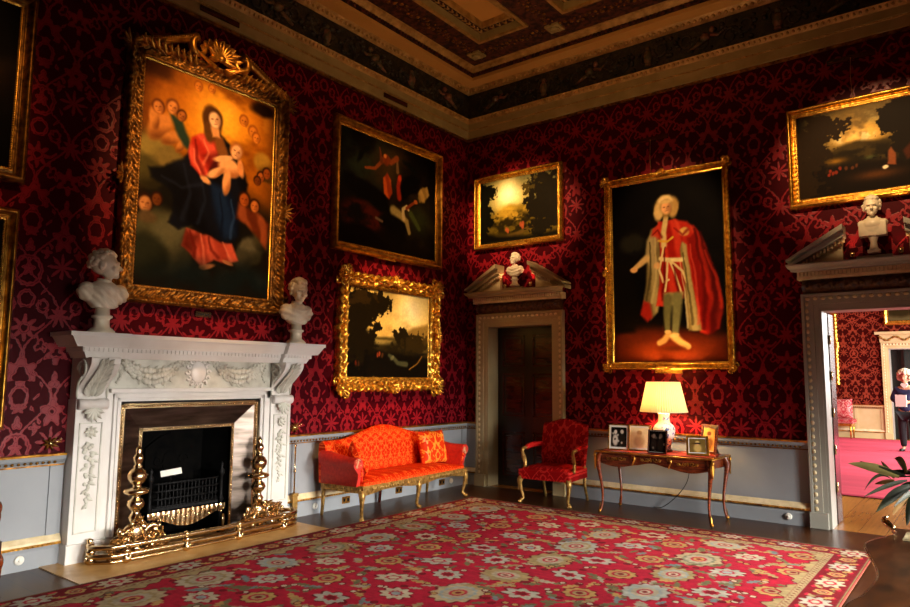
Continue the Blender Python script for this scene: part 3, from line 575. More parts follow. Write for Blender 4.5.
# ---------------------------------------------------------------- carpet weave colours (numpy)
def weave_carpet(w, l, step):
    nx, ny = int(w/step)+1, int(l/step)+1
    X, Y = np.meshgrid(np.linspace(0, w, nx), np.linspace(0, l, ny))
    C = np.zeros((ny, nx, 3)); rnd = random.Random(7)
    RED, DRED, CREAM, BLUE, GOLD, OLIVE, TAN = map(hexc, ('#96162a', '#681018', '#a6987e', '#7e8884', '#9c7c48', '#605a3c', '#8c7850'))
    INK = hexc('#5c1018')
    C[:] = RED
    def mix(sl, m, c): C[sl] = C[sl]*(1-m[..., None])+c*m[..., None]
    def win(cx, cy, r):
        i0, i1 = max(0, int((cx-r)/step)), min(nx, int((cx+r)/step)+2); j0, j1 = max(0, int((cy-r)/step)), min(ny, int((cy+r)/step)+2)
        return (slice(j0, j1), slice(i0, i1))
    def flower(cx, cy, r, cols, n, ph=0.0, asp=1.0, ang=0.0, lobe=.08):
        sl = win(cx, cy, r*1.35)
        x, y = X[sl]-cx, Y[sl]-cy
        if x.size == 0: return
        c, s = math.cos(ang), math.sin(ang); u = x*c+y*s; v = (-x*s+y*c)*asp
        q = np.hypot(u, v)/r; th = np.arctan2(u, v)
        for k, (rr, col, lb) in enumerate(cols):
            R = rr*(1+lobe*lb*np.cos(n*th+ph+k)); mix(sl, sstep(.05, -.05, q-R), col)
    def leafp(cx, cy, ang, ln, wd, col):
        sl = win(cx, cy, ln*1.2); x, y = X[sl]-cx, Y[sl]-cy
        if x.size == 0: return
        u = (x*math.cos(ang)+y*math.sin(ang))/ln; v = (-x*math.sin(ang)+y*math.cos(ang))/wd
        e = np.abs(v)-(1-u*u)*(1+.35*np.cos(u*11)); mix(sl, sstep(.15, -.15, e), col)
    big = lambda: [(1.12, INK, 1), (1.05, rnd.choice([CREAM*.95, TAN*.5+CREAM*.5, BLUE*.6+CREAM*.4, TAN]), 1), (.74, rnd.choice([OLIVE*.7+BLUE*.3, TAN, BLUE]), .7), (.62, CREAM*.9, .7), (.36, RED, .5), (.26, rnd.choice([GOLD, CREAM]), .8), (.12, DRED, 0)]
    mid = lambda: [(1.12, INK, 1), (1.04, rnd.choice([BLUE*.4+CREAM*.6, CREAM]), 1), (.5, RED, .9), (.34, rnd.choice([CREAM, BLUE, DRED]), .5)]
    gld = lambda: [(1.1, INK, 1), (1.0, GOLD, 1), (.62, RED, .6), (.46, TAN, .4), (.22, DRED, 0)]
    b = .34
    # field
    k = 0; yy = b+.25
    while yy < l-b-.1:
        xx = b+.28+(.34 if k % 2 else 0); q = 0
        while xx < w-b-.1:
            jx, jy = rnd.uniform(-.04, .04), rnd.uniform(-.04, .04); t = (q+k*2) % 4
            if t in (0,): flower(xx+jx, yy+jy, .205+rnd.uniform(-.03,.02), big(), 12, asp=1.25, ang=rnd.choice([0, 1.57]))
            elif t == 2: flower(xx+jx, yy+jy, .12, mid(), 9, asp=1.2, ang=rnd.uniform(0, 3), lobe=.15)
            elif t == 1: flower(xx+jx, yy+jy, .115, gld(), 9, ang=.3)
            else: flower(xx+jx, yy+jy, .13, mid(), 7, asp=1.35, ang=rnd.uniform(-.5,.5), lobe=.18)
            for s in range(8):
                a = rnd.uniform(0, 6.28); d = rnd.uniform(.21, .30)
                leafp(xx+math.cos(a)*d, yy+math.sin(a)*d, a+1.2, rnd.uniform(.05, .095), rnd.uniform(.018, .034), rnd.choice([OLIVE, OLIVE, BLUE*.8, TAN, CREAM*.85, GOLD]))
            for s in range(5):
                a = rnd.uniform(0, 6.28); d = rnd.uniform(.18, .30)
                flower(xx+math.cos(a)*d, yy+math.sin(a)*d, .024, [(1.3, INK, 0), (.9, rnd.choice([DRED, CREAM, GOLD]), 0)], 5)
            xx += .68/1.0; q += 1
        yy += .30; k += 1
    # borders by distance from the edge
    D = np.minimum(np.minimum(X, w-X), np.minimum(Y, l-Y))
    S = np.where(np.minimum(X, w-X) < np.minimum(Y, l-Y), Y, X)
    al = (slice(None), slice(None))
    def band(a0, a1, col): mix(al, sstep(-.003, .003, D-a0)*sstep(.003, -.003, D-a1), col)
    sc = .40+.035*np.cos(S*2*np.pi/.42)+.02*np.cos(S*2*np.pi/.14)
    mix(al, sstep(.004, -.004, D-sc), TAN*.9+CREAM*.1)
    mix(al, sstep(.004, -.004, np.abs(D-sc)-.006), INK)
    band(0, .345, DRED); band(.012, .028, OLIVE*.5+TAN*.5)
    band(.022, .028, INK)
    band(.285, .345, TAN*.8+CREAM*.2); band(.281, .286, INK); band(.343, .348, INK)
    t = np.cos(S*2*np.pi/.06)*np.cos((D-.315)*2*np.pi/.05); mix(al, sstep(.2, .5, t)*sstep(0, .01, D-.292)*sstep(0, -.01, D-.338), DRED*.6+OLIVE*.4)
    vine = np.abs(D-.155-.06*np.sin(S*2*np.pi/.55))-.006; mix(al, sstep(.004, -.004, vine)*sstep(.0, .01, D-.03)*sstep(0, -.01, D-.28), OLIVE)
    def along(fn):
        for (ox, oy, dx, dy, L) in ((0, .155, 1, 0, w), (0, l-.155, 1, 0, w), (.155, 0, 0, 1, l), (w-.155, 0, 0, 1, l)):
            n = max(2, int(round((L-.31)/.55))); st = (L-.31)/n
            for i in range(n+1):
                fn(ox+dx*(.155+i*st), oy+dy*(.155+i*st), dx, dy, st, i)
    def mot(x, y, dx, dy, st, i):
        flower(x, y, .092, [(1.1, INK, 1), (1.0, BLUE*.35+CREAM*.65 if i % 2 else CREAM, 1), (.5, RED, .5), (.3, CREAM, 0)], 8, asp=1.25 if dx else .8, lobe=.2)
        hx, hy = x+dx*st*.5, y+dy*st*.5
        flower(hx, hy, .065, gld(), 6)
        for s in (-1, 1):
            for f in (.26, .74):
                leafp(x+dx*st*f+dy*s*.055, y+dy*st*f+dx*s*.055, (0 if dx else 1.57)+s*.6, .055, .02, GOLD if s > 0 else TAN)
                leafp(x+dx*st*(f*.9+.05)-dy*s*.085, y+dy*st*(f*.9+.05)-dx*s*.085, (0 if dx else 1.57), .035, .014, RED*1.2)
    along(mot)
    n = fbm(X*30, Y*30, 5, 3); n2 = fbm(X*1.2, Y*40, 9, 2)   # abrash: uneven dye and worn pile
    C *= (.82+.22*n+.16*n2)[..., None]
    return C
M['frieze_fig'] = palette_mat('painted_figures', ['#4c4424', '#6c4c2c', '#38381c', '#7c5038', '#5c2c20'], 5)
# ================================================================ the room
def st(o): return tag(o, kind='structure')
def slab(name, mat, axis, off0, off1, a0, a1, z0, z1, holes=()):
    """wall slab with rectangular holes (a0,a1,z0,z1)"""
    g = G(); A = sorted({a0, a1, *[h[0] for h in holes], *[h[1] for h in holes]}); Z = sorted({z0, z1, *[h[2] for h in holes], *[h[3] for h in holes]})
    for i in range(len(A)-1):
        for j in range(len(Z)-1):
            ca, cz = (A[i]+A[i+1])/2, (Z[j]+Z[j+1])/2
            if any(h[0] < ca < h[1] and h[2] < cz < h[3] for h in holes): continue
            if axis == 'L': g.box(off0, A[i], Z[j], off1, A[i+1], Z[j+1])
            else: g.box(A[i], off0, Z[j], A[i+1], off1, Z[j+1])
    return st(g.build(name, mat))
XR, YB, ZC = 9.4, -11.0, 6.34
slab('wall_left', M['damask_l'], 'L', -.35, 0, YB, 0, 0, ZC+.3, [(-5.27, -3.79, -1, 1.32)])
slab('wall_front', M['damask_r'], 'R', 0, .25, -.35, XR, 0, ZC+.3, [(.39, 1.51, -1, 2.32), (4.79, 5.91, -1, 2.32)])
slab('wall_back', M['damask_r'], 'R', YB-.2, YB, -.35, XR+.2, 0, ZC+.3)
slab('wall_right', M['damask_l'], 'L', XR, XR+.25, YB, 0, 0, ZC+.3, [(-3.1, -1.5, .5, 2.9), (-6.1, -4.5, .5, 2.9), (-9.2, -7.6, .5, 2.9)])
g = G(); g.box(-.35, YB, -.1, XR+.2, .0, 0); st(g.build('floor', M['floor']))
g = G(); g.box(-.35, 0.0, -.1, XR+.2, 14.0, 0); st(g.build('floor_next_room', M['floor_far']))
for i, wy in enumerate((-2.3, -5.3, -8.4)):
    g = G()
    for a, b in ((-.8, -.72), (-.03, .03), (.72, .8)): g.box(XR-.02, wy+a, .5, XR+.1, wy+b, 2.9)
    for z in (.5, 1.28, 2.08, 2.84): g.box(XR-.02, wy-.8, z, XR+.1, wy+.8, z+.06)
    w = st(g.build('window_%d' % (i+1), M['grey_w']))
    g = G(); g.box(XR+.15, wy-.8, .5, XR+.16, wy+.8, 2.9); g.build('pane', base_mat('window_glass', '#c8d4dc', .1)[0], w)

def mould(name, axis, a0, a1, prof, mat, m0=0.0, m1=0.0, side=1, extra=None, structure=True, parent=None):
    """straight moulding: profile (d, z) polygon, d = projection from the wall. axis L: along y on x=0; R: along x on y=0"""
    g = G()
    def fn(d, z, t):
        a = (a0+m0*d) if t == 0 else (a1+m1*d)
        return (d, a, z) if axis == 'L' else (a, -d*side, z)
    g.prism(prof, 0, 1, fn)
    if extra: extra(g)
    o = g.build(name, mat, parent)
    return st(o) if structure else o
def rect(d0, d1, z0, z1): return [(d0, z0), (d1, z0), (d1, z1), (d0, z1)]
def beads(g, axis, a0, a1, pitch, d, z, r, base=0.0, side=1):
    n = int(abs(a1-a0)/pitch)
    for i in range(n):
        a = a0+(i+.5)*(a1-a0)/n; rr = r
        if axis == 'L': g.ell((base+d, a, z), (rr[0], rr[1], rr[2]), 6, 4)
        else: g.ell((a, (-d)*side+base, z), (rr[1], rr[0], rr[2]), 6, 4)
# dado: (axis, a0, a1, mitre at the end meeting the corner)
def dado(k, axis, a0, a1, m0=0.0, m1=0.0, base=0.0, side=1, far=False):
    dm = M['cream_far'] if far else M['grey']
    def T(g):
        if base: g.T = Matrix.Translation((0, base, 0))
    def mk(name, prof, mat, ex=None):
        g = G(); T(g)
        def fn(d, z, t):
            a = (a0+m0*d) if t == 0 else (a1+m1*d)
            return (d, a, z) if axis == 'L' else (a, -d*side, z)
        g.prism(prof, 0, 1, fn)
        if ex: ex(g)
        return st(g.build(name, mat))
    mk('baseboard_%s' % k, [(0, 0), (.045, 0), (.045, .14), (.03, .165), (0, .165)], dm)
    mk('trim_dado_%s' % k, rect(0, .018, .165, .80), dm)
    mk('trim_surbase_%s' % k, [(0, .165), (.03, .165), (.055, .18), (.05, .205), (.022, .245), (0, .245)], M['cream'])
    mk('trim_surbase_rope_%s' % k, rect(.05, .062, .168, .188), M['gilt'], lambda g: beads(g, axis, min(a0, a1)+.05, max(a0, a1)-.05, .035, .06, .178, (.008, .014, .011), 0, side))
    mk('trim_dado_rail_%s' % k, [(0, .80), (.022, .80), (.03, .83), (.055, .855), (.06, .885), (0, .885)], dm)
    mk('trim_dado_fillet_%s' % k, [(0, .885), (.066, .885), (.068, .903), (0, .903)], M['gilt'])
    mk('trim_dado_egg_%s' % k, rect(.024, .03, .803, .815), M['gilt_old'], lambda g: beads(g, axis, min(a0, a1)+.06, max(a0, a1)-.06, .045, .04, .835, (.012, .014, .014), 0, side))
dado('left_near', 'L', YB, -5.648)
dado('left', 'L', -3.412, 0, 0, -1)
dado('corner', 'R', 0, .225, 1, 0)
dado('front', 'R', 1.675, 4.625)
dado('front_far', 'R', 6.075, XR)
# stiles closing each dado panel beside the chimney, the corner and the doors
for k, (ax, a0, a1) in enumerate((('L', -5.76, -5.68), ('L', -3.38, -3.30), ('L', -.14, -.02), ('R', 1.675, 1.76), ('R', 4.545, 4.625), ('R', .02, .22))):
    mould('trim_stile_%d' % (k+1), ax, a0, a1, rect(.018, .032, .245, .80), M['grey'])

# door cases ------------------------------------------------------------
def door_case(name, cx, wy, w, h, mats, side=-1, pediment=True, deep=.25, bustgap=.27):
    """architrave, carved frieze and broken pediment. front faces side*y"""
    par = bpy.data.objects.new(name, None); COL.objects.link(par); par.location = (cx, wy, 0); st(par)
    if side > 0: par.rotation_euler = (0, 0, PI)
    hw = w/2; aw = .165
    mm, mo, mgilt = mats
    def band(nm, i0, i1, d, mat, ex=None):
        g = G()
        for s in (-1, 1): g.box(s*(hw+i0), -d, .16, s*(hw+i1), .0, h+i1)
        g.box(-(hw+i0), -d, h+i0, hw+i0, 0, h+i1)
        if ex: ex(g)
        return g.build(nm, mat, par, .003)
    band('architrave_inner', 0, .05, .035, mm); band('architrave', .05, .135, .05, mm); band('architrave_outer', .135, .165, .075, mm)
    g = G()
    for s in (-1, 1):
        for i in range(int(h/.075)): g.ell((s*(hw+.112), -.056, .2+i*.075), (.020, .012, .026), 6, 4)
        for i in range(int(h/.028)): g.ell((s*(hw+.055), -.042, .19+i*.028), (.007, .007, .010), 5, 4)
    for i in range(int((w+.25)/.075)): g.ell((-(hw+.10)+i*.075, -.056, h+.112), (.026, .012, .020), 6, 4)
    for i in range(int((w+.1)/.028)): g.ell((-(hw+.04)+i*.028, -.042, h+.055), (.010, .007, .007), 5, 4)
    g.build('carved_bead', mo, par)
    g = G()
    for s in (-1, 1): g.box(s*(hw-.0), -.085, 0, s*(hw+.18), 0, .165)
    g.build('plinth', mm, par, .005)
    g = G()   # reveals of the opening
    for s in (-1, 1): g.box(s*hw, -.03, 0, s*(hw-.025), deep+.02, h)
    g.box(-hw, -.03, h, hw, deep+.02, h-.025); g.build('reveal', M['grey_w'] if deep > .245 else mm, par, .003)
    if not pediment: return par
    W = hw+.165; z0 = h+.17
    g = G(); n = 130; m = 9; P = np.zeros((n, m, 3))
    for i in range(n):
        for j in range(m):
            x = -W+.02+(2*W-.04)*i/(n-1); v = j/(m-1)
            rel = .016*math.sin(x*52+2.2*math.sin(v*5))*math.sin(PI*v)+.010*math.sin(x*117+v*9)*math.sin(PI*v)
            P[i, j] = (x, -(.05+.055*math.sin(PI*v)+rel), z0+.015+.125*v)
    g.grid(P); g.box(-W+.02, -.055, z0, W-.02, 0, z0+.15); g.build('carved_frieze', mgilt, par)
    z = z0+.15
    g = G(); g.box(-W-.02, -.12, z, W+.02, 0, z+.03)
    g.box(-W-.02, -.10, z+.03, W+.02, 0, z+.085)
    nn = int((2*W+.1)/.038)
    for i in range(nn): x = -W-.02+(i+.5)*(2*W+.04)/nn; g.box(x-.011, -.135, z+.035, x+.011, -.10, z+.08)
    g.build('dentil_course', mo, par)
    z += .085
    Wc = W+.16
    g = G(); g.prism([(0, 0), (.18, 0), (.19, .025), (.22, .035), (.24, .06), (.24, .075), (0, .075)], 0, 1, lambda d, zz, t: ((-(W+.02)-(d-.1)*.6 if t == 0 else (W+.02)+(d-.1)*.6), -d, z+zz))
    g.build('cornice', mm, par)
    z += .075; rise = .30; xi = bustgap
    for s in (-1, 1):
        def rk(nm, lo, hi, dep, mat):
            g = G(); x0 = Wc-.06; sl = rise/(x0-xi)
            g.prism([(x0+.06*(hi > .09), lo-.0), (x0+.10*(hi > .09), hi*.75-.01), (xi, rise+hi), (xi, rise+lo-.0)], -dep, 0, lambda a, b, t: (s*a, t, z+b))
            return g.build(nm, mat, par)
        rk('raking_cornice', .03, .085, .24, mm); rk('raking_bed', -.035, .03, .17, mm)
        g = G(); x0 = Wc-.1
        for i in range(12):
            f = (i+.5)/12; x = x0-.1+(xi-x0+.1)*f; zz = z+rise*((x0-x)/(x0-xi))-.05
            if zz > z+.01: g.box(s*x-.011, -.13, zz-.025, s*x+.011, -.05, zz+.02)
        g.prism([(x0-.03, 0), (xi+.03, rise-.06), (xi+.03, 0)], -.06, 0, lambda a, b, t: (s*a, t, z+b))
        g.build('tympanum', mo if s < 0 else mo, par)
    g = G(); g.box(-.16, -.2, z, .16, 0, z+.03); g.build('blocking', mm, par)
    return par
d1 = door_case('door_1', .95, 0, 1.12, 2.32, (M['grey_d'], M['cream'], M['carved_red']), deep=.24)
d2 = door_case('door_2', 5.35, 0, 1.12, 2.32, (M['grey_w'], M['cream'], M['carved_red']))
# closed mahogany door in the first case
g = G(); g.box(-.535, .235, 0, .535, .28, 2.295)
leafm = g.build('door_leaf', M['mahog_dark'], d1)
g = G()
for s in (-1, 1):
    for z0, z1 in ((.14, .78), (1.0, 1.62), (1.72, 2.18)):
        x0, x1 = sorted((s*.07, s*.45))
        for a, b, c, d in ((x0, z0, x1, z0+.022), (x0, z1-.022, x1, z1), (x0, z0, x0+.022, z1), (x1-.022, z0, x1, z1)): g.box(a, .222, b, c, .236, d)
        g.box(x0+.05, .226, z0+.05, x1-.05, .236, z1-.05)
g.build('raised_panels', M['mahog'], d1, .004)
g = G(); g.lathe([(.03, 0), (.03, -.01), (.012, -.015), (.012, -.045), (.026, -.055), (.03, -.07), (.02, -.085), (.004, -.09)], (.46, .235, 1.0), 14, 'y'); g.build('door_handle', M['brass'], d1)
# open mahogany leaf folded back into the next room
g = G(); g.box(-.555, .275, .01, -.525, .56, 2.29); lf = g.build('open_leaf', M['mahog'], d2)
g = G()
for z in (.35, .75, 1.15, 1.55, 1.95): g.box(-.526, .28, z, -.520, .30, z+.10); g.lathe([(.010, z), (.010, z+.1)], (-.518, .275, 0), 8)
g.build('hinge', M['brass'], lf)

# main cornice and ceiling ------------------------------------------------
def ring(name, prof, mat, deco=None):
    """profile (d from wall, z) run along both visible walls with mitres and round the unseen ones"""
    out = []
    for k in ('L', 'R', 'B', 'W'):
        g = G(); n = len(prof)
        def fn(d, z, t):
            if k == 'L': return (d, -d if t else YB+d, z)
            if k == 'R': return (d if t == 0 else XR-d, -d, z)
            if k == 'B': return (d if t == 0 else XR-d, YB+d, z)
            return (XR-d, -d if t else YB+d, z)
        g.prism(prof, 0, 1, fn)
        if deco: deco(g, k)
        st(g.build('trim_%s_%s' % (name, {'L': 'left', 'R': 'front', 'B': 'back', 'W': 'right'}[k]), mat))
def row(pitch, d, z, r, kind='ell'):
    def f(g, k):
        if k in 'BW': return
        L = 8.5 if k == 'L' else XR-.2
        n = int((L-d)/pitch)
        for i in range(n):
            a = d+(i+.5)*pitch
            p = (d, -a, z) if k == 'L' else (a, -d, z); rr = (r[0], r[1], r[2]) if k == 'L' else (r[1], r[0], r[2])
            if kind == 'ell': g.ell(p, rr, 5, 4)
            else: g.box(p[0]-rr[0], p[1]-rr[1], p[2]-rr[2], p[0]+rr[0], p[1]+rr[1], p[2]+rr[2])
    return f
ring('picture_rail', [(0, 5.20), (.02, 5.20), (.02, 5.235), (0, 5.235)], M['gilt_old'])
ring('architrave_low', [(0, 5.235), (.045, 5.235), (.045, 5.35), (0, 5.35)], M['ceil_g'])
ring('architrave_bead', [(0, 5.35), (.055, 5.35), (.055, 5.368), (0, 5.368)], M['ceil_m'], row(.07, .056, 5.359, (.006, .02, .008)))
ring('architrave_high', [(0, 5.368), (.065, 5.368), (.065, 5.46), (0, 5.46)], M['ceil_g'])
ring('leaf_moulding', [(0, 5.46), (.07, 5.46), (.115, 5.52), (0, 5.52)], M['ceil_m'], row(.06, .095, 5.49, (.016, .017, .026)))
ring('frieze', [(0, 5.52), (.035, 5.52), (.035, 5.94), (0, 5.94)], M['frieze'])
ring('egg_moulding', [(0, 5.94), (.05, 5.94), (.085, 5.965), (.14, 6.0), (0, 6.0)], M['ceil_m'], row(.075, .10, 5.968, (.022, .024, .026)))
ring('corona', [(0, 6.0), (.33, 6.0), (.33, 6.05), (0, 6.05)], M['ceil'])
ring('dentils', [(0, 6.05), (.35, 6.05), (.35, 6.10), (0, 6.10)], M['ceil_d'], row(.055, .35, 6.072, (.018, .015, .022), 'box'))
ring('cyma', [(0, 6.10), (.36, 6.10), (.39, 6.12), (.41, 6.15), (.44, 6.16), (.44, 6.18), (0, 6.18)], M['ceil_m'])
# frieze figures and scrolls in relief
def frieze_relief(k):
    g = G(); rnd = random.Random(11 if k == 'L' else 12); L = 8.0
    def P(a, z, d=.035): return (d, -a, z) if k == 'L' else (a, -d, z)
    a = .35; i = 0
    while a < L:
        s = 1 if i % 2 else -1
        for q in (0, 1):
            c = (a+q*.17, 5.73+s*(.05 if q else -.05)); pts = []
            for j in range(18):
                f = j/17; an = s*(2*PI*1.25*f)+q*PI; r = .12*(1-.8*f); pts.append(P(c[0]+r*math.cos(an), c[1]+r*math.sin(an), .045))
            g.tube(pts, lerps([.02, .016, .008], 18), 6)
            for j in range(6):
                an = rnd.uniform(0, 6.28); g.ell(P(c[0]+.14*math.cos(an), c[1]+.12*math.sin(an), .045), (.03, .03, .022), 6, 4)
        for j in range(5): g.ell(P(a+rnd.uniform(.2, .45), 5.73+rnd.uniform(-.15, .15), .045), (.035, .045, .03), 6, 4)
        a += .52; i += 1
    st(g.build('trim_frieze_scrolls_%s' % ('left' if k == 'L' else 'front'), M['frieze']))
    g = G(); a = .62; i = 0
    while a < L:      # vases and seated putti in low relief along the frieze
        if i % 2: 
            g.ell(P(a, 5.70, .05), (.06, .06, .10), 10, 6); g.ell(P(a, 5.82, .05), (.035, .035, .03), 8, 6); g.ell(P(a, 5.60, .05), (.05, .05, .02), 8, 6)
        else:
            g.ell(P(a-.05, 5.74, .055), (.06, .075, .055), 10, 6, (0.5, 0, 0)); g.ell(P(a+.04, 5.82, .06), (.036, .036, .04), 8, 6)
            g.tube([P(a+.02, 5.76, .06), P(a+.11, 5.73, .06), P(a+.17, 5.78, .05)], [.024, .02, .012], 6); g.tube([P(a-.08, 5.70, .06), P(a-.17, 5.66, .06), P(a-.27, 5.62, .05)], [.03, .024, .014], 6)
        a += .78; i += 1
    st(g.build('trim_frieze_figures_%s' % ('left' if k == 'L' else 'front'), M['frieze_fig']))
frieze_relief('L'); frieze_relief('R')
# coffered ceiling
cx = [(.95, 1.66), (2.25, 5.05), (5.6, 6.4), (7.0, 8.85)]; cy = [(-3.6, -1.0), (-6.9, -4.1), (-10.4, -7.4)]
holes = [(x0-.02, x1+.02, y0-.02, y1+.02) for x0, x1 in cx for y0, y1 in cy]
g = G(); XS = sorted({.42, XR-.42, *[h[0] for h in holes], *[h[1] for h in holes]}); YS = sorted({YB+.42, -.42, *[h[2] for h in holes], *[h[3] for h in holes]})
for i in range(len(XS)-1):
    for j in range(len(YS)-1):
        mx_, my_ = (XS[i]+XS[i+1])/2, (YS[j]+YS[j+1])/2
        if not any(h[0] < mx_ < h[1] and h[2] < my_ < h[3] for h in holes): g.box(XS[i], YS[j], 6.165, XS[i+1], YS[j+1], 6.22)
st(g.build('ceiling_beams', M['ceil_d']))
g = G(); g.box(-.35, YB-.2, ZC, XR+.25, .45, ZC+.1); st(g.build('ceiling', M['ceil']))
def coffer(x0, x1, y0, y1, nx):
    def fr(nm, o, i, z0, z1, mat, deco=None):
        g = G()
        for a, b, c, d in ((x0-o, y0-o, x0+i, y1+o), (x1-i, y0-o, x1+o, y1+o), (x0+i, y0-o, x1-i, y0+i), (x0+i, y1-i, x1-i, y1+o)): g.box(a, b, z0, c, d, z1)
        if deco: deco(g)
        st(g.build(nm, mat))
    fr('trim_coffer_lip_%d' % nx, .045, 0, 6.145, 6.17, M['ceil_m'])
    fr('trim_coffer_side_%d' % nx, .02, .0, 6.17, 6.34, M['ceil_g'])
    def dd(g):
        nn = int((y1-y0)/.09)
        for q in range(nn):
            y = y0+(q+.5)*(y1-y0)/nn
            for x in (x0+.055, x1-.055): g.tube([(x-.03, y-.03, 6.262), (x, y, 6.25), (x+.03, y-.03, 6.262)], .010, 5); g.ell((x, y+.02, 6.262), (.018, .014, .012), 6, 4)
        nn = int((x1-x0)/.09)
        for q in range(nn):
            x = x0+(q+.5)*(x1-x0)/nn
            for y in (y0+.055, y1-.055): g.tube([(x-.03, y-.03, 6.262), (x, y, 6.25), (x+.03, y-.03, 6.262)], .010, 5); g.ell((x, y+.02, 6.262), (.018, .014, .012), 6, 4)
    fr('trim_coffer_band_%d' % nx, 0, .11, 6.27, 6.34, M['ceil_d']); g = G(); dd(g); st(g.build('trim_coffer_leaves_%d' % nx, M['ceil_m']))
    fr('trim_coffer_fillet_%d' % nx, -.11, .135, 6.255, 6.34, M['ceil_m'])
k = 0
for x0, x1 in cx:
    for y0, y1 in cy: k += 1; coffer(x0, x1, y0, y1, k)
g = G(); rnd = random.Random(3)   # interlaced leaf ornament under the beams
def garl(ax, c, a0, a1):
    n = int(abs(a1-a0)/.07)
    for i in range(n):
        a = a0+(i+.5)*(a1-a0)/n; o = .055*math.sin(i*1.1)
        p = (a, c+o, 6.163) if ax == 'x' else (c+o, a, 6.163)
        g.ell(p, (.022+.01*rnd.random(), .022+.01*rnd.random(), .014), 6, 4)
        p = (a, c-o, 6.163) if ax == 'x' else (c-o, a, 6.163); g.ell(p, (.016, .016, .012), 6, 4)
for c in (.68, 1.955, 5.325, 6.7): garl('y', c, -.55, -8)
for c in (-.71, -3.85, -7.15): garl('x', c, .55, 8.8)
st(g.build('trim_ceiling_garlands', M['gilt_old']))
g = G()
for x in (.68, 1.955, 5.325):
    for y in (-.71, -3.85): g.box(x-.10, y-.10, 6.14, x+.10, y+.10, 6.166); g.lathe([(.07, 6.135), (.05, 6.12), (.02, 6.115)], (x, y, 0), 12); [g.ell((x+.05*math.cos(t*PI/4), y+.05*math.sin(t*PI/4), 6.128), (.02, .02, .014), 6, 4) for t in range(8)]
st(g.build('trim_ceiling_rosettes', M['ceil_g']))

# next room -----------------------------------------------------------------
slab('wall_far', M['damask_far'], 'R', 13.5, 13.8, -.35, XR, 0, 6.0, [(4.12, 5.5, -1, 2.42)])
slab('wall_far_left', M['damask_far'], 'L', .9, 1.1, .25, 13.5, 0, 6.0)
slab('wall_far_right', M['cream_far'], 'L', XR, XR+.2, .25, 13.5, 0, 6.0)
g = G(); g.box(-.35, .25, 6.0, XR+.25, 13.8, 6.1); st(g.build('ceiling_next_room', M['cream_far']))
dado('next_room', 'R', 1.1, 3.95, base=13.5, far=True)
mould('trim_stile_7', 'R', 3.86, 3.95, rect(.018, .03, .245, .80), M['cream_far']).location = (0, 13.5, 0)
mould('trim_stile_8', 'R', 3.24, 3.32, rect(.018, .03, .245, .80), M['cream_far']).location = (0, 13.5, 0)
d3 = door_case('door_3', 4.81, 13.5, 1.38, 2.42, (M['cream_far'], M['cream'], M['cream']), pediment=False)
g = G(); g.box(-.88, -.06, 2.585, .88, 0, 2.80); g.box(-.98, -.16, 2.80, .98, 0, 2.87); g.build('cornice', M['cream_far'], d3, .004)
g = G()
for i in range(9):
    x = -.8+i*.2
    for s in (-1, 1): g.leaf((x, -.07, 2.69), (x+s*.11, -.08, 2.69+.07*(1 if i % 2 else -1)*s), .03, .008)
    g.ell((x, -.07, 2.69), .02, 8, 5)
g.build('carved_frieze', M['gilt_rub'], d3)
g = G(); g.box(3.9, 13.8, 0, 5.9, 13.85, 2.7); st(g.build('dark_interior_panel', nmat('unlit_green_interior', '#141a14', '#242a20', 2, .7)))  # dark panel closing the far doorway, coloured as its unlit interior
# fender-high door leaf standing open in the far doorway
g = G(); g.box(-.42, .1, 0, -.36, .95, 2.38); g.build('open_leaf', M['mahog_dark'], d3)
# ================================================================ pictures
LW = PI/2   # things on the left wall: local x runs along the wall to the right, local -y faces the room
def rails(g, w, h, rw, prof, relief=None, step=.012, nt=12, ripple=None):
    """four mitred frame rails. prof(t)->depth for t 0 outer..1 inner; relief(s,t,side)"""
    for side in range(4):
        L = w if side % 2 == 0 else h; n = max(8, int(L/step)); P = np.zeros((n+1, nt+2, 3))
        for i in range(n+1):
            s = -L/2+L*i/n
            for j in range(nt+2):
                t = max(0, (j-1))/nt
                d = prof(t) if j else 0.0
                # outer point and inner point of this rail
                half = (h if side % 2 == 0 else w)/2
                rp = ripple(s, L) if ripple else 0.0
                si = s*(1-2*rw*t/L)
                q = half+rp*(1-t)-rw*t
                if j and relief: d += relief(si, t, L)
                x, z = [(si, q), (q, -si), (-si, -q), (-q, si)][side]
                P[i, j] = (x, -d, z)
        g.grid(P)
def canvas(w, h, paintobj, parent, y=-.025):
    C = paintobj.C; m, n = C.shape[:2]; P = np.zeros((m, n, 3))
    P[..., 0] = np.linspace(-w/2, w/2, n)[None, :]; P[..., 2] = np.linspace(-h/2, h/2, m)[:, None]; P[..., 1] = y
    return color_grid('canvas', P, C, M['canvas'], parent)
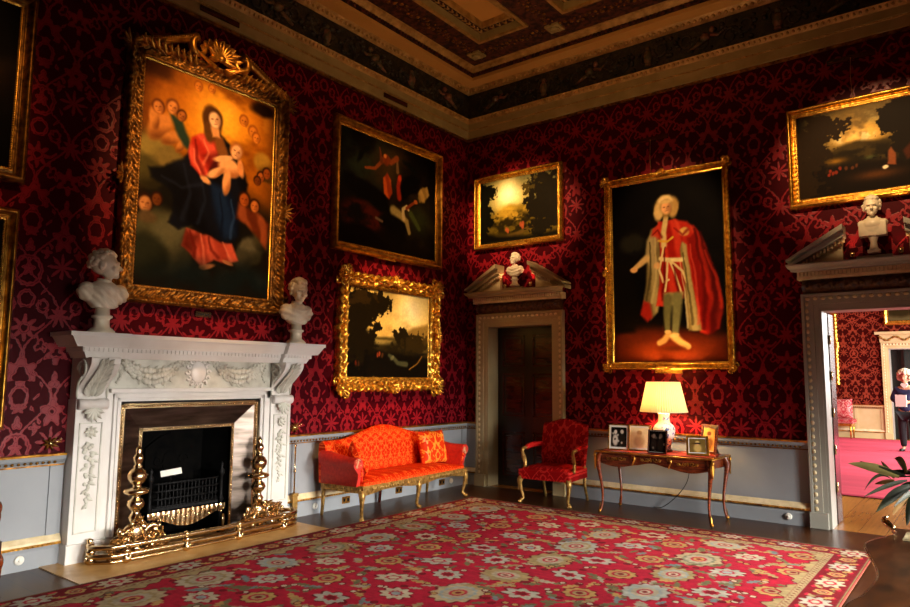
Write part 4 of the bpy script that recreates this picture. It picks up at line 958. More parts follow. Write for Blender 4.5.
def pic(name, label, wall, a, z, w, h, rw, prof, mat, paintobj, relief=None, extra=None, ripple=None, nt=12, inner=True, plaque=None, step=.012, tilt=0.0, canv=True):
    loc = (0.012, a, z) if wall == 'L' else (a, -.012, z)
    t = thing(name, label, 'painting', loc, LW if wall == 'L' else 0)
    t.rotation_euler[0] = 0
    g = G(); rails(g, w, h, rw, prof, relief, step, nt, ripple); g.box(-w/2+.02, -.012, -h/2+.02, w/2-.02, -.002, h/2-.02); fr = g.build('frame', mat, t)
    if extra: extra(t, fr)
    iw, ih = w-2*rw, h-2*rw
    if inner:
        g = G(); rails(g, iw+.02, ih+.02, .028, lambda q: .034-.016*q, lambda s, q, L: .004*math.sin(s*2*PI/.02) if .2 < q < .8 else 0, .006, 5); g.build('slip', M['gilt_bright'], t)
    canvas(iw+.004, ih+.004, paintobj, t)
    if plaque:
        g = G(); g.box(-plaque[0]/2+plaque[2], -plaque[3]-.006, plaque[1]-.02, plaque[0]/2+plaque[2], -plaque[3], plaque[1]+.02); g.build('name_plate', M['gilt_bright'], t, .002)
    return t
def bump(t, c, w): return math.exp(-((t-c)/w)**2)
# 1. large religious picture over the mantel
def prof1(t): return .085+.035*bump(t, .15, .1)-.02*bump(t, .5, .25)+.015*bump(t, .92, .06)-.03*t
def rel1(s, t, L):
    if t < .22: return .012*math.sin(s*2*PI/.07)*bump(t, .12, .08)
    if .3 < t < .8: return .016*math.sin(s*2*PI/.16+3*math.sin(t*9))*math.sin((t-.3)*2*PI)+.008*math.sin(s*2*PI/.05+t*20)
    return .005*math.sin(s*2*PI/.03) if t > .86 else 0
def ornate_crest(t, fr):
    H = 2.39/2+.02
    g = G()
    for s in (-1, 1):   # two long bead-backed scrolls rising to the shell
        g.tube([(s*x, -.09, z+H) for x, z in [(.88, -.02), (.78, .03), (.66, .08), (.52, .13), (.40, .19), (.30, .24)]]+[(s*(.25+.075*math.cos(a)), -.10, H+.17+.085*math.sin(a)) for a in np.linspace(1.6, -3.4, 14)], lerps([.016, .038, .050, .048, .042, .036, .026, .018], 20), 8)
        for i in range(22):
            f = i/21; x = .84-.50*f; z = .0+.225*f**1.1; g.ell((s*x, -.135, H+z+.012), .013, 6, 4)
        g.tube(scroll((s*.55, H+.015), .06, 1.1, PI/2, -s, 16, y=-.09), lerps([.022, .01], 16), 6)
        g.tube(scroll((s*.80, H-.01), .04, 1.0, PI/2, s, 14, y=-.09), lerps([.018, .008], 14), 6)
        for i in range(9):
            x = .25+i*.065; g.leaf((s*x, -.085, H-.03), (s*(x+.05), -.12, H+.055+.02*(i % 2)), .022, .01, .02)
            g.leaf((s*x, -.085, H+.09-.01*i), (s*(x+.075), -.12, H+.02), .018, .008, .015)
    g.build('scroll_crest', M['gilt'], t)
    g = G()
    for i in range(13):   # shell
        a = R(-20+i*220/12); r = .17 if i % 2 == 0 else .15
        g.leaf((0, -.10, H+.12), (r*math.cos(a), -.125, H+.13+r*math.sin(a)), .034, .018, .01)
    g.ell((0, -.125, H+.12), (.05, .03, .045), 10, 6)
    for i in range(9):
        a = R(10+i*20); g.leaf((.12*math.cos(a), -.07, H+.15+.12*math.sin(a)), (.25*math.cos(a), -.10, H+.14+.17*math.sin(a)), .045, .014, .02)
    for s in (-1, 1):
        for i in range(5): g.leaf((s*.05, -.10, H+.03), (s*(.10+.05*i), -.13, H-.03+.03*i), .022, .01, .02)
    g.build('shell', M['gilt'], t)
    # leafy ears at the corners and half way down the sides
    W = 1.83/2
    for s in (-1, 1):
        for cz, r in ((H-.06, .09), (-.1, .085), (-H+.08, .075)):
            g = G(); g.tube(scroll((s*(W+.015), cz), r*.7, 1.2, PI/2, s, 16, y=-.06), lerps([.02, .008], 16), 6)
            for i in range(5): g.leaf((s*(W-.01), -.06, cz), (s*(W+r*math.cos(R(-60+i*30))), -.09, cz+r*1.5*math.sin(R(-60+i*30))), .02, .01, .02)
            g.build('leafy_ear', M['gilt_old'], t)
pic('painting', 'tall painting of a robed woman and infant on clouds in a crested gilt frame', 'L', -4.425, 3.475, 1.83, 2.51, .16, prof1, M['gilt_old'], paint_holy(), rel1, ornate_crest, step=.01, nt=16, inner=True)
g = G(); g.box(-.085, -.012, -.025, .085, 0, .025); pl = g.build('name_plate', M['brass'], None, .002); pl.location = (.002, -4.42, 2.165); pl.rotation_euler = (0, 0, LW); tag(pl, 'small brass name plate on the damask under the crested painting', 'name plate')
g = G()
for i in range(5): g.box(-.06+i*.026, -.0135, -.008, -.045+i*.026, -.0121, .008)
g.build('engraved_letters', M['black'], pl)
# plain moulded frames
def prof2(t): return .05+.045*bump(t, .3, .22)-.02*bump(t, .62, .12)+.012*bump(t, .8, .07)-.025*t*t
def rel2(s, t, L): return .004*math.sin(s*2*PI/.05)*bump(t, .8, .08)
pic('painting', 'dark painting of fighting birds in a plain gilt frame, above the carved landscape frame', 'L', -1.745, 3.94, 2.07, 1.69, .105, prof2, M['gilt'], paint_eagle(), rel2, plaque=(.34, -.845, -.1, .05))
# 3 carved swept frame
def prof3(t): return .07+.04*bump(t, .12, .12)-.025*bump(t, .5, .2)+.02*bump(t, .85, .1)-.02*t
def rel3(s, t, L):
    return (.014*math.sin(s*2*PI/.11+2.5*math.sin(t*8))*math.sin(PI*t)+.010*abs(math.sin(s*2*PI/.045+t*7))*(1-t))
def rip3(s, L): return .012*math.sin(s*2*PI/.115)+.028*bump(s, 0, .12)
def rococo(w, h, big, mat):
    def f(t, fr):
        spots = [(sx*w/2, sz*h/2, math.atan2(sz, sx), 1.0) for sx in (-1, 1) for sz in (-1, 1)]+[(0, h/2, PI/2, .9), (0, -h/2, -PI/2, .9), (w/2, 0, 0, .8), (-w/2, 0, PI, .8)]
        for x, z, a, k in spots:
            g = G()
            kk = big*k; x -= math.cos(a)*big*.55; z -= math.sin(a)*big*.55
            for i in range(9):
                b = a+R(-100+i*25); g.leaf((x, -.07, z), (x+kk*1.05*math.cos(b), -.11, z+kk*1.05*math.sin(b)), kk*.2, .012, .012)
            g.ell((x, -.11, z), (kk*.32, .03, kk*.32), 10, 6)
            for s in (-1, 1):
                b = a+s*PI/2; cx_, cz_ = x+kk*.95*math.cos(b), z+kk*.95*math.sin(b)
                g.tube(scroll((cx_, cz_), kk*.45, 1.2, a, s, 14, y=-.09), lerps([kk*.17, kk*.06], 14), 6)
                cx_, cz_ = x+kk*1.7*math.cos(b), z+kk*1.7*math.sin(b)
                if k < .95: g.tube(scroll((cx_, cz_), kk*.3, 1.1, a+PI, -s, 12, y=-.085), lerps([kk*.13, kk*.05], 12), 6)
            g.build('carved_cartouche', mat, t)
        if big > .09:
            g = G(); rnd = random.Random(5)
            for side in range(4):
                L = w if side % 2 == 0 else h; n = int(L/.085)
                for i in range(n):
                    s = -L/2+(i+.5)*L/n; q = (h if side % 2 == 0 else w)/2-.065; aa = rnd.uniform(-.3, .3)
                    x, z = [(s, q), (q, -s), (-s, -q), (-q, s)][side]; u = [(1, 0), (0, -1), (-1, 0), (0, 1)][side]; o = (u[1], -u[0])
                    sg = 1 if i % 2 else -1
                    g.leaf((x-u[0]*.035, -.095, z-u[1]*.035), (x+u[0]*.045+o[0]*.04*sg, -.115, z+u[1]*.045+o[1]*.04*sg), .016, .012, .01)
                    g.tube([(x+o[0]*.03*sg, -.095, z+o[1]*.03*sg), (x+o[0]*.05*sg+u[0]*.02, -.10, z+o[1]*.05*sg+u[1]*.02), (x+u[0]*.045, -.10, z+u[1]*.045)], [.012, .009, .005], 5)
            g.build('carved_foliage', mat, t)
    return f
pic('painting', 'golden lake landscape in a richly carved bright gilt frame above the sofa', 'L', -1.72, 2.11, 1.88, 1.46, .165, prof3, M['gilt_bright'], paint_lake(), rel3, rococo(1.88, 1.46, .115, M['gilt_bright']), rip3, 14)
pic('painting', 'small landscape with a near-white patch of sky in a plain gilt frame over the closed door', 'R', .935, 4.01, 1.50, 1.12, .085, prof2, M['gilt_bright'], paint_pale_sky(), rel2, plaque=(.3, -.515, 0, .075))
def prof5(t): return .055+.045*bump(t, .2, .15)-.02*bump(t, .5, .15)+.018*bump(t, .82, .1)-.02*t
def rel5(s, t, L): return .007*math.sin(s*2*PI/.06+t*6)*bump(t, .2, .2)+.004*math.sin(s*2*PI/.03)*bump(t, .82, .1)
pic('painting', 'full-length portrait of a white-wigged man in a red robe', 'R', 3.12, 2.91, 1.60, 2.49, .09, prof5, M['gilt_bright'], paint_peer(), rel5, rococo(1.60, 2.49, .055, M['gilt_bright']), plaque=(.34, -1.265, 0, .03))
pic('painting', 'wide pastoral landscape with red-clad figures in a plain gilt frame over the open doorway', 'R', 5.35, 4.015, 1.58, 1.14, .095, prof2, M['gilt_bright'], paint_pastoral(), rel2, plaque=(.34, -.51, 0, .06))
pic('painting', 'upper of the two dark gilt-framed pictures cut by the left edge', 'L', -7.0, 3.9, 1.76, 1.60, .11, prof2, M['gilt_old'], paint_dim(1.54, 1.38, 3, '#3c2410'), rel2)
pic('painting', 'lower of the two dark gilt-framed pictures cut by the left edge', 'L', -7.0, 2.0, 1.72, 1.76, .09, prof2, M['gilt'], paint_dim(1.54, 1.58, 8, '#2c1c10'), rel2)
# picture cords and the little brown rail plates they hang from
def hang(wall, a, z, top, label, lab2, pw=.46):
    loc = (.055 if wall == 'L' and z > 5.2 else .004, a, z) if wall == 'L' else (a, -.004, z); rz = LW if wall == 'L' else 0
    g = G(); g.box(-pw/2, -.018, -.03, pw/2, 0, .03); o = g.build('picture_hook_plate', M['mahog'], None, .003); o.location = loc; o.rotation_euler = (0, 0, rz); tag(o, label, 'wall plate', 'brown plates over the pictures')
    if lab2:
        g = G(); g.tube([(0, -.008, z-top), (-.01, -.01, (z-top)/2), (0, -.008, 0)], .0035, 5); c = g.build('hanging_wire', M['gilt_rub'], None); c.location = ((.012, a, top) if wall == 'L' else (a, -.012, top)); c.rotation_euler = (0, 0, rz); tag(c, lab2, 'cord', 'thin cords over the pictures')
hang('L', -1.72, 5.30, 4.80, 'brown plate on the cornice above the painting of birds', 'thin cord rising from the painting of birds to the cornice')
hang('R', 2.95, 4.62, 4.17, 'brown plate on the damask above the full-length portrait', 'thin cord rising from the top of the full-length portrait')
hang('R', 5.22, 5.05, 4.60, 'brown plate on the damask above the pastoral landscape', 'thin cord rising from the top of the pastoral landscape')
hang('L', -4.42, 5.30, 4.9, 'brown plate on the cornice above the crested painting', None)
# star-shaped gilt bell pulls
for a, z, lb in ((-5.765, .985, 'gilt star-shaped bell pull on the damask left of the fireplace'), (-3.23, .985, 'gilt star-shaped bell pull on the damask between fireplace and sofa')):
    t = thing('bell_pull', lb, 'bell pull', (.002, a, z), LW, 'bell pulls by the fireplace')
    g = G()
    for i in range(8): an = i*PI/4+.2; g.leaf((0, -.008, 0), (.075*math.cos(an), -.02, .06*math.sin(an)), .011, .006, .01)
    g.build('rosette', M['gilt_old'], t); g = G(); g.lathe([(.024, -.001), (.03, -.012), (.02, -.03), (.004, -.036)], (0, 0, 0), 14, 'y'); g.build('boss', M['brass'], t)
    g = G(); g.tube([(0, -.03, 0), (.03, -.05, .012), (.055, -.055, .03)], [.006, .005, .005], 6); g.ell((.06, -.056, .034), .012, 8, 6); g.build('crank', M['brass'], t)

# ================================================================ marble chimneypiece  (local x right, -y to the room)
CH = thing('chimneypiece', 'white marble chimneypiece with carved swags and scroll brackets on the left wall', 'fireplace', (0, -4.52, 0), LW)
for s in (-1, 1):
    g = G(); g.box(s*.735, -.17, 0, s*.86, 0, 1.42); g.box(s*.86, -.20, .16, s*1.12, 0, 1.345); g.build('jamb', M['marble'], CH, .004)
    g = G(); g.box(s*.72, -.225, 0, s*1.135, .0, .16); g.build('plinth', M['marble'], CH, .006)
g = G(); g.box(-.86, -.17, 1.32, .86, 0, 1.42); g.build('lintel', M['marble'], CH, .004)
g = G()
for (i0, d) in ((.735, .19), (.775, .205)):
    for s in (-1, 1): g.box(s*i0, -d, .165, s*(i0+.03), -.16, 1.32+(i0-.735)+.03)
    g.box(-i0-.03, -d, 1.32+(i0-.735), i0+.03, -.16, 1.35+(i0-.735))
g.box(-.845, -.235, 1.40, .845, -.1, 1.435); g.build('opening_moulding', M['marble'], CH, .006)
g = G(); g.box(-.86, -.165, 1.42, .86, 0, 1.75); g.build('frieze_panel', M['marble_p'], CH)
def fruit(g, c, r, rnd, y):
    g.ell((c[0], y, c[1]), (r, r*.8, r), 8, 6)
rnd = random.Random(2)
for s in (-1, 1):   # festoons of fruit
    g = G()
    for i in range(26):
        f = i/25; x = s*(.16+.58*f); z = 1.70-.15*math.sin(PI*f)**.8-.02*f; th = .02+.045*math.sin(PI*f)
        for q in range(3): g.ell((x+rnd.uniform(-.012, .012), -.17-rnd.random()*.02, z+(q-1)*th*.8), (.021+.012*math.sin(PI*f)*rnd.random(),)*3, 7, 5)
        if i % 3 == 0: g.leaf((x, -.17, z-th), (x+s*rnd.uniform(-.04, .04), -.19, z-th-.045), .015, .006, .01); g.leaf((x, -.17, z+th), (x+rnd.uniform(-.04, .04), -.19, z+th+.04), .015, .006, .01)
    for i in range(8): g.ell((s*(.77+.02*math.sin(i)), -.175, 1.70-i*.03), (.022-.001*i,)*3, 7, 5)
    g.tube(scroll((s*.13, 1.70), .04, 1.1, PI/2, s, 14, y=-.18), lerps([.014, .006], 14), 6); g.tube(scroll((s*.70, 1.715), .035, 1.1, PI/2, -s, 14, y=-.18), lerps([.012, .006], 14), 6)
    g.build('fruit_swag', M['marble_p'], CH)
g = G(); g.ell((0, -.175, 1.585), (.085, .035, .105), 16, 10)
for i in range(14): a = 2*PI*i/14; g.tube(scroll((.105*math.cos(a), 1.585+.125*math.sin(a)), .026, .8, a, 1, 10, y=-.18), lerps([.014, .008], 10), 6)
g.build('cartouche', M['marble'], CH)
# scroll brackets
def s_curve(z):  # projection of the bracket at height
    f = (z-1.30)/.39; return .15+.21*sstep(.25, .95, f)-.02*math.sin(PI*min(1, f*1.8))*(f < .55)
for s in (-1, 1):
    g = G(); zs = np.linspace(1.33, 1.70, 26); poly = [(-float(s_curve(z)), z) for z in zs]+[(0, 1.70), (0, 1.33)]
    g.prism(poly, s*.87, s*1.11, lambda a, b, t: (t, a, b), True)
    g.lathe([(.035, -.125), (.047, -.12), (.047, -.04), (.040, -.03), (.040, .03), (.047, .04), (.047, .12), (.035, .125)], (s*.99, -.165, 1.305), 16, 'x')
    g.build('scroll_bracket', M['marble'], CH)
for s in (-1, 1):
    g = G()
    for e in (.865, 1.115):   # volutes on both flanks
        pts = [(s*e, -.21+.085*(1-.7*i/29)*math.cos(i*.42), 1.60+.085*(1-.75*i/29)*math.sin(i*.42)) for i in range(30)]
        g.tube(pts, lerps([.013, .006], 30), 6)
        g.tube([(s*e, -.14, 1.36), (s*e, -.135, 1.42), (s*e, -.16, 1.50), (s*e, -.23, 1.54)], [.008, .012, .013, .012], 6)
    for i in range(7):        # acanthus on the face
        for q in (-1, 0, 1):
            z0_ = 1.37+i*.040; z1_ = z0_+.075
            g.leaf((s*.99+q*.02, -float(s_curve(z0_))-.002, z0_), (s*.99+q*(.085-.006*i), -float(s_curve(z1_))-.02, z1_+.01*(1-abs(q))), .026, .008, .012)
    for i in range(6): a = R(200+i*28); g.leaf((s*.99, -.19, 1.27), (s*.99+.09*math.cos(a), -.185, 1.27+.12*math.sin(a)), .02, .008, .012)
    g.build('acanthus', M['marble_p'], CH)
rnd = random.Random(4)
for s in (-1, 1):   # framed panel with a drop of fruit on each pilaster
    x0 = s*.99; g = G()
    for a, b, c, d in ((-.095, .24, -.085, 1.15), (.085, .24, .095, 1.15), (-.095, .24, .095, .25), (-.095, 1.14, .095, 1.15)): g.box(x0+a, -.212, b, x0+c, -.19, d)
    for i in range(8): a = i*PI/4; g.leaf((x0, -.205, 1.07), (x0+.055*math.cos(a), -.22, 1.07+.055*math.sin(a)), .016, .007, .012)
    g.ell((x0, -.22, 1.07), .022, 8, 6)
    for i in range(34):
        f = i/33; z = .97-.52*f; wd_ = .05*math.sin(PI*min(1, .25+f*.75))**.7*(1-.5*f)
        g.ell((x0+rnd.uniform(-wd_, wd_), -.205, z), (.022-.008*f,)*3, 7, 5)
        if i % 4 == 0: g.leaf((x0, -.2, z), (x0+rnd.choice((-1, 1))*(wd_+.035), -.215, z-.03), .014, .006, .01)
    g.build('fruit_drop', M['marble_p'], CH)
# mantel shelf, broken forward over the brackets
def shelf(nm, layers, mat, ex=None):
    """layers (z0, z1, projection low, projection high, half width low, half width high); centre steps back 6 cm"""
    g = G()
    for z0, z1, o0, o1, h0, h1 in layers:
        for s in (-1, 1):
            V = [(s*.845, -o0, z0), (s*h0, -o0, z0), (s*h0, 0, z0), (s*.845, 0, z0), (s*.845, -o1, z1), (s*h1, -o1, z1), (s*h1, 0, z1), (s*.845, 0, z1)]
            g.add(V, [(0, 1, 2, 3), (4, 5, 6, 7), (0, 1, 5, 4), (1, 2, 6, 5), (2, 3, 7, 6), (3, 0, 4, 7)])
        V = [(-.845, -(o0-.06), z0), (.845, -(o0-.06), z0), (.845, 0, z0), (-.845, 0, z0), (-.845, -(o1-.06), z1), (.845, -(o1-.06), z1), (.845, 0, z1), (-.845, 0, z1)]
        g.add(V, [(0, 1, 2, 3), (4, 5, 6, 7), (0, 1, 5, 4), (1, 2, 6, 5), (2, 3, 7, 6), (3, 0, 4, 7)])
    if ex: ex(g)
    return g.build(nm, mat, CH)
def dent(g):
    for i in range(42):
        x = -.83+i*.040; g.box(x-.013, -.268, 1.748, x+.013, -.24, 1.780)
    for s in (-1, 1):
        for i in range(9): x = s*(.868+i*.040); g.box(x-.013, -.328, 1.748, x+.013, -.30, 1.780)
shelf('bed_moulding', ((1.695, 1.745, .285, .305, 1.165, 1.19), (1.745, 1.787, .318, .320, 1.205, 1.21)), M['marble'], dent)
shelf('mantel_shelf', ((1.787, 1.802, .355, .36, 1.27, 1.275), (1.802, 1.872, .362, .392, 1.28, 1.325), (1.872, 1.905, .40, .40, 1.34, 1.34)), M['marble'])
for ch in CH.children:
    n0 = ch.name.split('.')[0]
    if n0 in ('jamb', 'plinth', 'lintel', 'opening_moulding', 'frieze_panel', 'fruit_drop', 'fruit_swag', 'cartouche'): ch.scale.y = .75
    if n0 in ('mantel_shelf', 'bed_moulding'): ch.location.x = .04
# register grate surround
RG = CH
g = G(); O = (-.735, .735, 1.315, -.105); I = (-.47, .47, 1.04, -.02)
def splay(x0, z0, y0, x1, z1, y1): return [(x0, y0, z0), (x1, y1, z1)]
for s in (-1, 1): g.add([(s*.69, -.105, .0), (s*.69, -.105, 1.27), (s*.48, -.02, 1.05), (s*.48, -.02, .0)], [(0, 1, 2, 3)])
g.add([(-.69, -.105, 1.27), (.69, -.105, 1.27), (.48, -.02, 1.05), (-.48, -.02, 1.05)], [(0, 1, 2, 3)]); g.build('splayed_panels', M['steel'], RG)
def beadframe(hw, h, y, wd, nm, r):
    g = G()
    for s in (-1, 1): g.box(s*(hw-wd), y, 0, s*hw, y-.02, h)
    g.box(-hw, y, h-wd, hw, y-.02, h)
    for i in range(int(h/.026)):
        for s in (-1, 1): g.ell((s*(hw-wd/2), y-.022, .01+i*.026), (r, r, .013), 6, 4)
    for i in range(int(2*hw/.026)): g.ell((-hw+.012+i*.026, y-.022, h-wd/2), (.013, r, r), 6, 4)
    g.build(nm, M['brass'], RG)
beadframe(.728, 1.30, -.09, .045, 'outer_bead', .010); beadframe(.50, 1.07, -.01, .03, 'inner_bead', .009)
g = G()
for s in (-1, 1): g.box(s*.735, -.12, 0, s*.745, .1, 1.32)
g.box(-.745, -.12, 1.303, .745, .1, 1.318)
for s in (-1, 1): g.box(s*.50, 0, 0, s*.735, .02, 1.32)
g.box(-.50, 0, 1.07, .50, .02, 1.32)
g.build('iron_plate', M['iron'], RG)
g = G()   # firebox
g.add([(-.49, .0, 0), (-.36, .33, 0), (-.36, .33, 1.06), (-.49, .0, 1.06)], [(0, 1, 2, 3)]); g.add([(.49, .0, 0), (.36, .33, 0), (.36, .33, 1.06), (.49, .0, 1.06)], [(0, 1, 2, 3)])
g.box(-.36, .32, 0, .36, .34, 1.06); g.add([(-.49, 0, 1.06), (.49, 0, 1.06), (.36, .33, 1.06), (-.36, .33, 1.06)], [(0, 1, 2, 3)]); g.add([(-.49, 0, .012), (.49, 0, .012), (.36, .33, .012), (-.36, .33, .012)], [(0, 1, 2, 3)])
g.build('firebox', M['soot'], RG)
g = G()   # cast fireback with a raised vase
g.prism([(-.26, .25), (.26, .25), (.26, .85), (.12, .95), (0, .99), (-.12, .95), (-.26, .85)], .29, .315)
g.ell((0, .288, .70), (.09, .012, .12), 14, 8)
for s in (-1, 1): g.tube(scroll((s*.13, .72), .06, 1.1, 0, s, 14, y=.288), lerps([.010, .005], 14), 6)
g.build('fireback', M['soot'], RG)
GR = thing('fire_grate', 'black iron fire grate with brass fretted apron in the fireplace', 'fire grate', (0, -4.53, 0), LW)
g = G()
for z in (.34, .41, .48, .55): g.tube([(-.36, -.02, z), (-.30, -.07, z), (.30, -.07, z), (.36, -.02, z)], .009, 6)
for i in range(17): x = -.30+i*.0375; g.box(x-.004, -.074, .33, x+.004, -.066, .56)
for s in (-1, 1):
    g.lathe([(.022, .0), (.03, .03), (.014, .06), (.014, .30), (.03, .33), (.018, .37), (.018, .56), (.03, .58), (.03, .61), (.012, .64), (.022, .67), (.004, .70)], (s*.37, -.05, 0), 10)
    g.box(s*.36, -.04, .3, s*.38, .27, .6)
g.box(-.36, -.04, .30, .36, .27, .325); g.build('basket', M['iron'], GR)
g = G(); rnd = random.Random(8); g.box(-.345, -.03, .326, .345, .25, .36)
for i in range(40): g.ell((rnd.uniform(-.29, .29), rnd.uniform(.01, .2), rnd.uniform(.38, .47)), (rnd.uniform(.03, .055), rnd.uniform(.03, .05), rnd.uniform(.025, .04)), 6, 4, (rnd.random()*3, rnd.random()*3, 0))
g.build('coals', M['soot'], GR)
g = G()   # serpentine brass apron
n = 60; P = np.zeros((n, 3, 3))
for i in range(n):
    x = -.40+.8*i/(n-1); zz = .19-.05*math.cos(x*7.8)
    P[i, 0] = (x, -.085, zz); P[i, 1] = (x, -.09-.006*math.sin(i*1.7), (zz+.295)/2); P[i, 2] = (x, -.085, .295)
g.grid(P)
for i in range(30): x = -.38+i*.0262; g.ell((x, -.094, .245+.025*math.sin(i*1.3)), (.012, .006, .014), 6, 4)
for s in (-1, 1): g.lathe([(.012, .01), (.03, .02), (.012, .08), (.022, .14), (.012, .19)], (s*.38, -.09, 0), 10)
g.build('apron', M['brass'], GR)
g = G(); g.T = Matrix.Translation((.02, -.05, .645)) @ Euler((R(-15), R(-4), 0)).to_matrix().to_4x4(); g.box(-.105, -.002, -.028, .105, .002, .028); g.T = None
c = g.build('notice_card', M['white']); c.location = (0, -4.72, 0); c.rotation_euler = (0, 0, LW); tag(c, 'small blank white card propped on the grate in the dark fireplace', 'card')
g = G(); g.tube([(.02, -.046, .55), (.02, -.046, .64)], .004, 6); g.build('clip', M['iron'], c)
# hearth
g = G(); g.prism([(0, -5.80), (.96, -5.80), (.96, -3.36), (0, -3.36)], .0, .008, lambda a, b, t: (a, b, t)); g.box(-.3, -5.26, 0, .01, -3.80, .008)
tag(g.build('hearth_slab', M['hearthstone']), 'yellow stone hearth slab in front of the fireplace', 'hearth')
# fender
FD = thing('fender', 'low polished brass fender with ball feet along the hearth', 'fender', (0, -4.50, 0), LW)
base = [(-.96, -.20), (-1.02, -.27), (-1.01, -.36), (-.94, -.43), (-.84, -.46), (-.4, -.475), (0, -.48), (.4, -.475), (.84, -.46), (.96, -.43), (1.04, -.36), (1.05, -.27), (1.0, -.20)]
def path(z): return bez([(x, y, z) for x, y in base], 5)
for z, r, nm in ((.148, .021, 'top_rail'), (.078, .022, 'lower_rail'), (.032, .016, 'base_rail')):
    g = G(); g.tube(path(z), r, 10); g.build(nm, M['brass'], FD)
for x, y in ((-1.015, -.30), (-.80, -.462), (-.27, -.478), (.27, -.478), (.80, -.462), (1.045, -.30)):
    g = G(); g.lathe([(.018, .008), (.036, .02), (.046, .045), (.036, .07), (.020, .085), (.034, .10), (.038, .115), (.03, .125), (.016, .135), (.028, .15), (.024, .17), (.012, .178)], (x, y, 0), 14)
    for i in range(6): a = i*PI/3; g.ell((x+.035*math.cos(a), y+.035*math.sin(a), .06), (.012, .012, .028), 6, 4)
    g.build('post', M['brass'], FD)
for s in (-1, 1): g = G(); g.lathe([(.02, .12), (.03, .15), (.02, .17), (.028, .185), (.004, .20)], (s*.98, -.20, 0), 10); g.build('end_knob', M['brass'], FD)
# fire dogs
def firedog(lb, a):
    t = thing('andiron', lb, 'andiron', (.29, a, .008), LW, 'brass andirons on the hearth')
    g = G(); g.lathe([(0.0501, 0.1930), (0.0612, 0.2075), (0.0445, 0.2316), (0.0311, 0.2606), (0.0501, 0.2991), (0.0557, 0.3281), (0.0357, 0.3570), (0.0334, 0.3764), (0.0612, 0.4053), (0.0757, 0.4342), (0.0612, 0.4728), (0.0334, 0.4921), (0.0390, 0.5114), (0.0980, 0.5259), (0.1091, 0.5452), (0.0980, 0.5645), (0.0390, 0.5790), (0.0334, 0.5983), (0.0612, 0.6176), (0.0780, 0.6562), (0.0802, 0.6851), (0.0612, 0.7238), (0.0334, 0.7430), (0.0401, 0.7575), (0.0245, 0.7720), (0.0334, 0.7913), (0.0445, 0.8202), (0.0378, 0.8492), (0.0200, 0.8685), (0.0278, 0.8878), (0.0200, 0.9119), (0.0033, 0.9360)], (0, 0, 0), 24)
    g.build('baluster', M['brass'], t)
    g = G(); g.T = Matrix.Translation((0, -.0, 0)) @ Matrix.Diagonal((1.12, 1.0, 1.3, 1)); rnd = random.Random(int(-a*100))
    for s in (-1, 1):   # scrolled foliage base with lion forms
        g.tube(bez([(0, -.02, .20), (s*.07, -.04, .18), (s*.14, -.05, .13), (s*.19, -.05, .05), (s*.22, -.05, .02)], 5), lerps([.035, .03, .026, .02], 21), 8)
        g.tube(scroll((s*.10, .13), .075, 1.3, 0, s, 18, y=-.07), lerps([.024, .009], 18), 7)
        g.tube(scroll((s*.16, .06), .05, 1.2, PI/2, -s, 16, y=-.08), lerps([.02, .008], 16), 7)
        g.ell((s*.13, -.07, .16), (.035, .03, .035), 8, 6); g.ell((s*.155, -.085, .185), (.02, .02, .022), 8, 6)
        g.tube([(s*.12, -.07, .13), (s*.10, -.09, .07), (s*.12, -.10, .02)], [.022, .016, .02], 6)
        for i in range(26):
            x = s*rnd.uniform(.02, .23); z = rnd.uniform(.03, .26-abs(x)*.6); g.leaf((x, -.06, z), (x+rnd.uniform(-.05, .05), -.10, z+rnd.uniform(.0, .06)), .016, .007, .02)
            g.ell((x, -.06-.02*rnd.random(), z), (.016, .014, .016), 6, 4)
    g.ell((0, -.03, .15), (.07, .05, .08), 10, 8); g.lathe([(.05, 0), (.06, .02), (.04, .05), (.05, .1)], (0, -.03, 0), 10)
    for s in (-1, 1): g.lathe([(.02, 0), (.028, .012), (.015, .03)], (s*.2, -.05, 0), 8)
    g.build('foliage_base', M['brass'], t)
    g = G(); g.box(-.012, .0, .06, .012, .30, .085); g.box(-.012, .28, 0, .012, .30, .085); g.build('billet_bar', M['iron'], t)
firedog('tall brass andiron at the left end of the fender', -5.15); firedog('tall brass andiron at the right end of the fender', -3.89)
# slender rod standing beside the right jamb
t = thing('bell_rod', 'slender vertical brass rod on a small block between chimneypiece and sofa', 'rod', (.075, -3.255, 0), LW)
g = G(); g.tube([(0, 0, .27), (0, 0, .78)], .009, 8); g.ell((0, 0, .79), .016, 10, 6); g.lathe([(.016, .5), (.016, .53)], (0, 0, 0), 10); g.build('rod', M['brass'], t)
g = G(); g.box(-.03, -.03, .0, .03, .0, .27); g.box(-.036, -.036, .24, .036, 0, .275); g.build('block', M['gilt_rub'], t, .003)

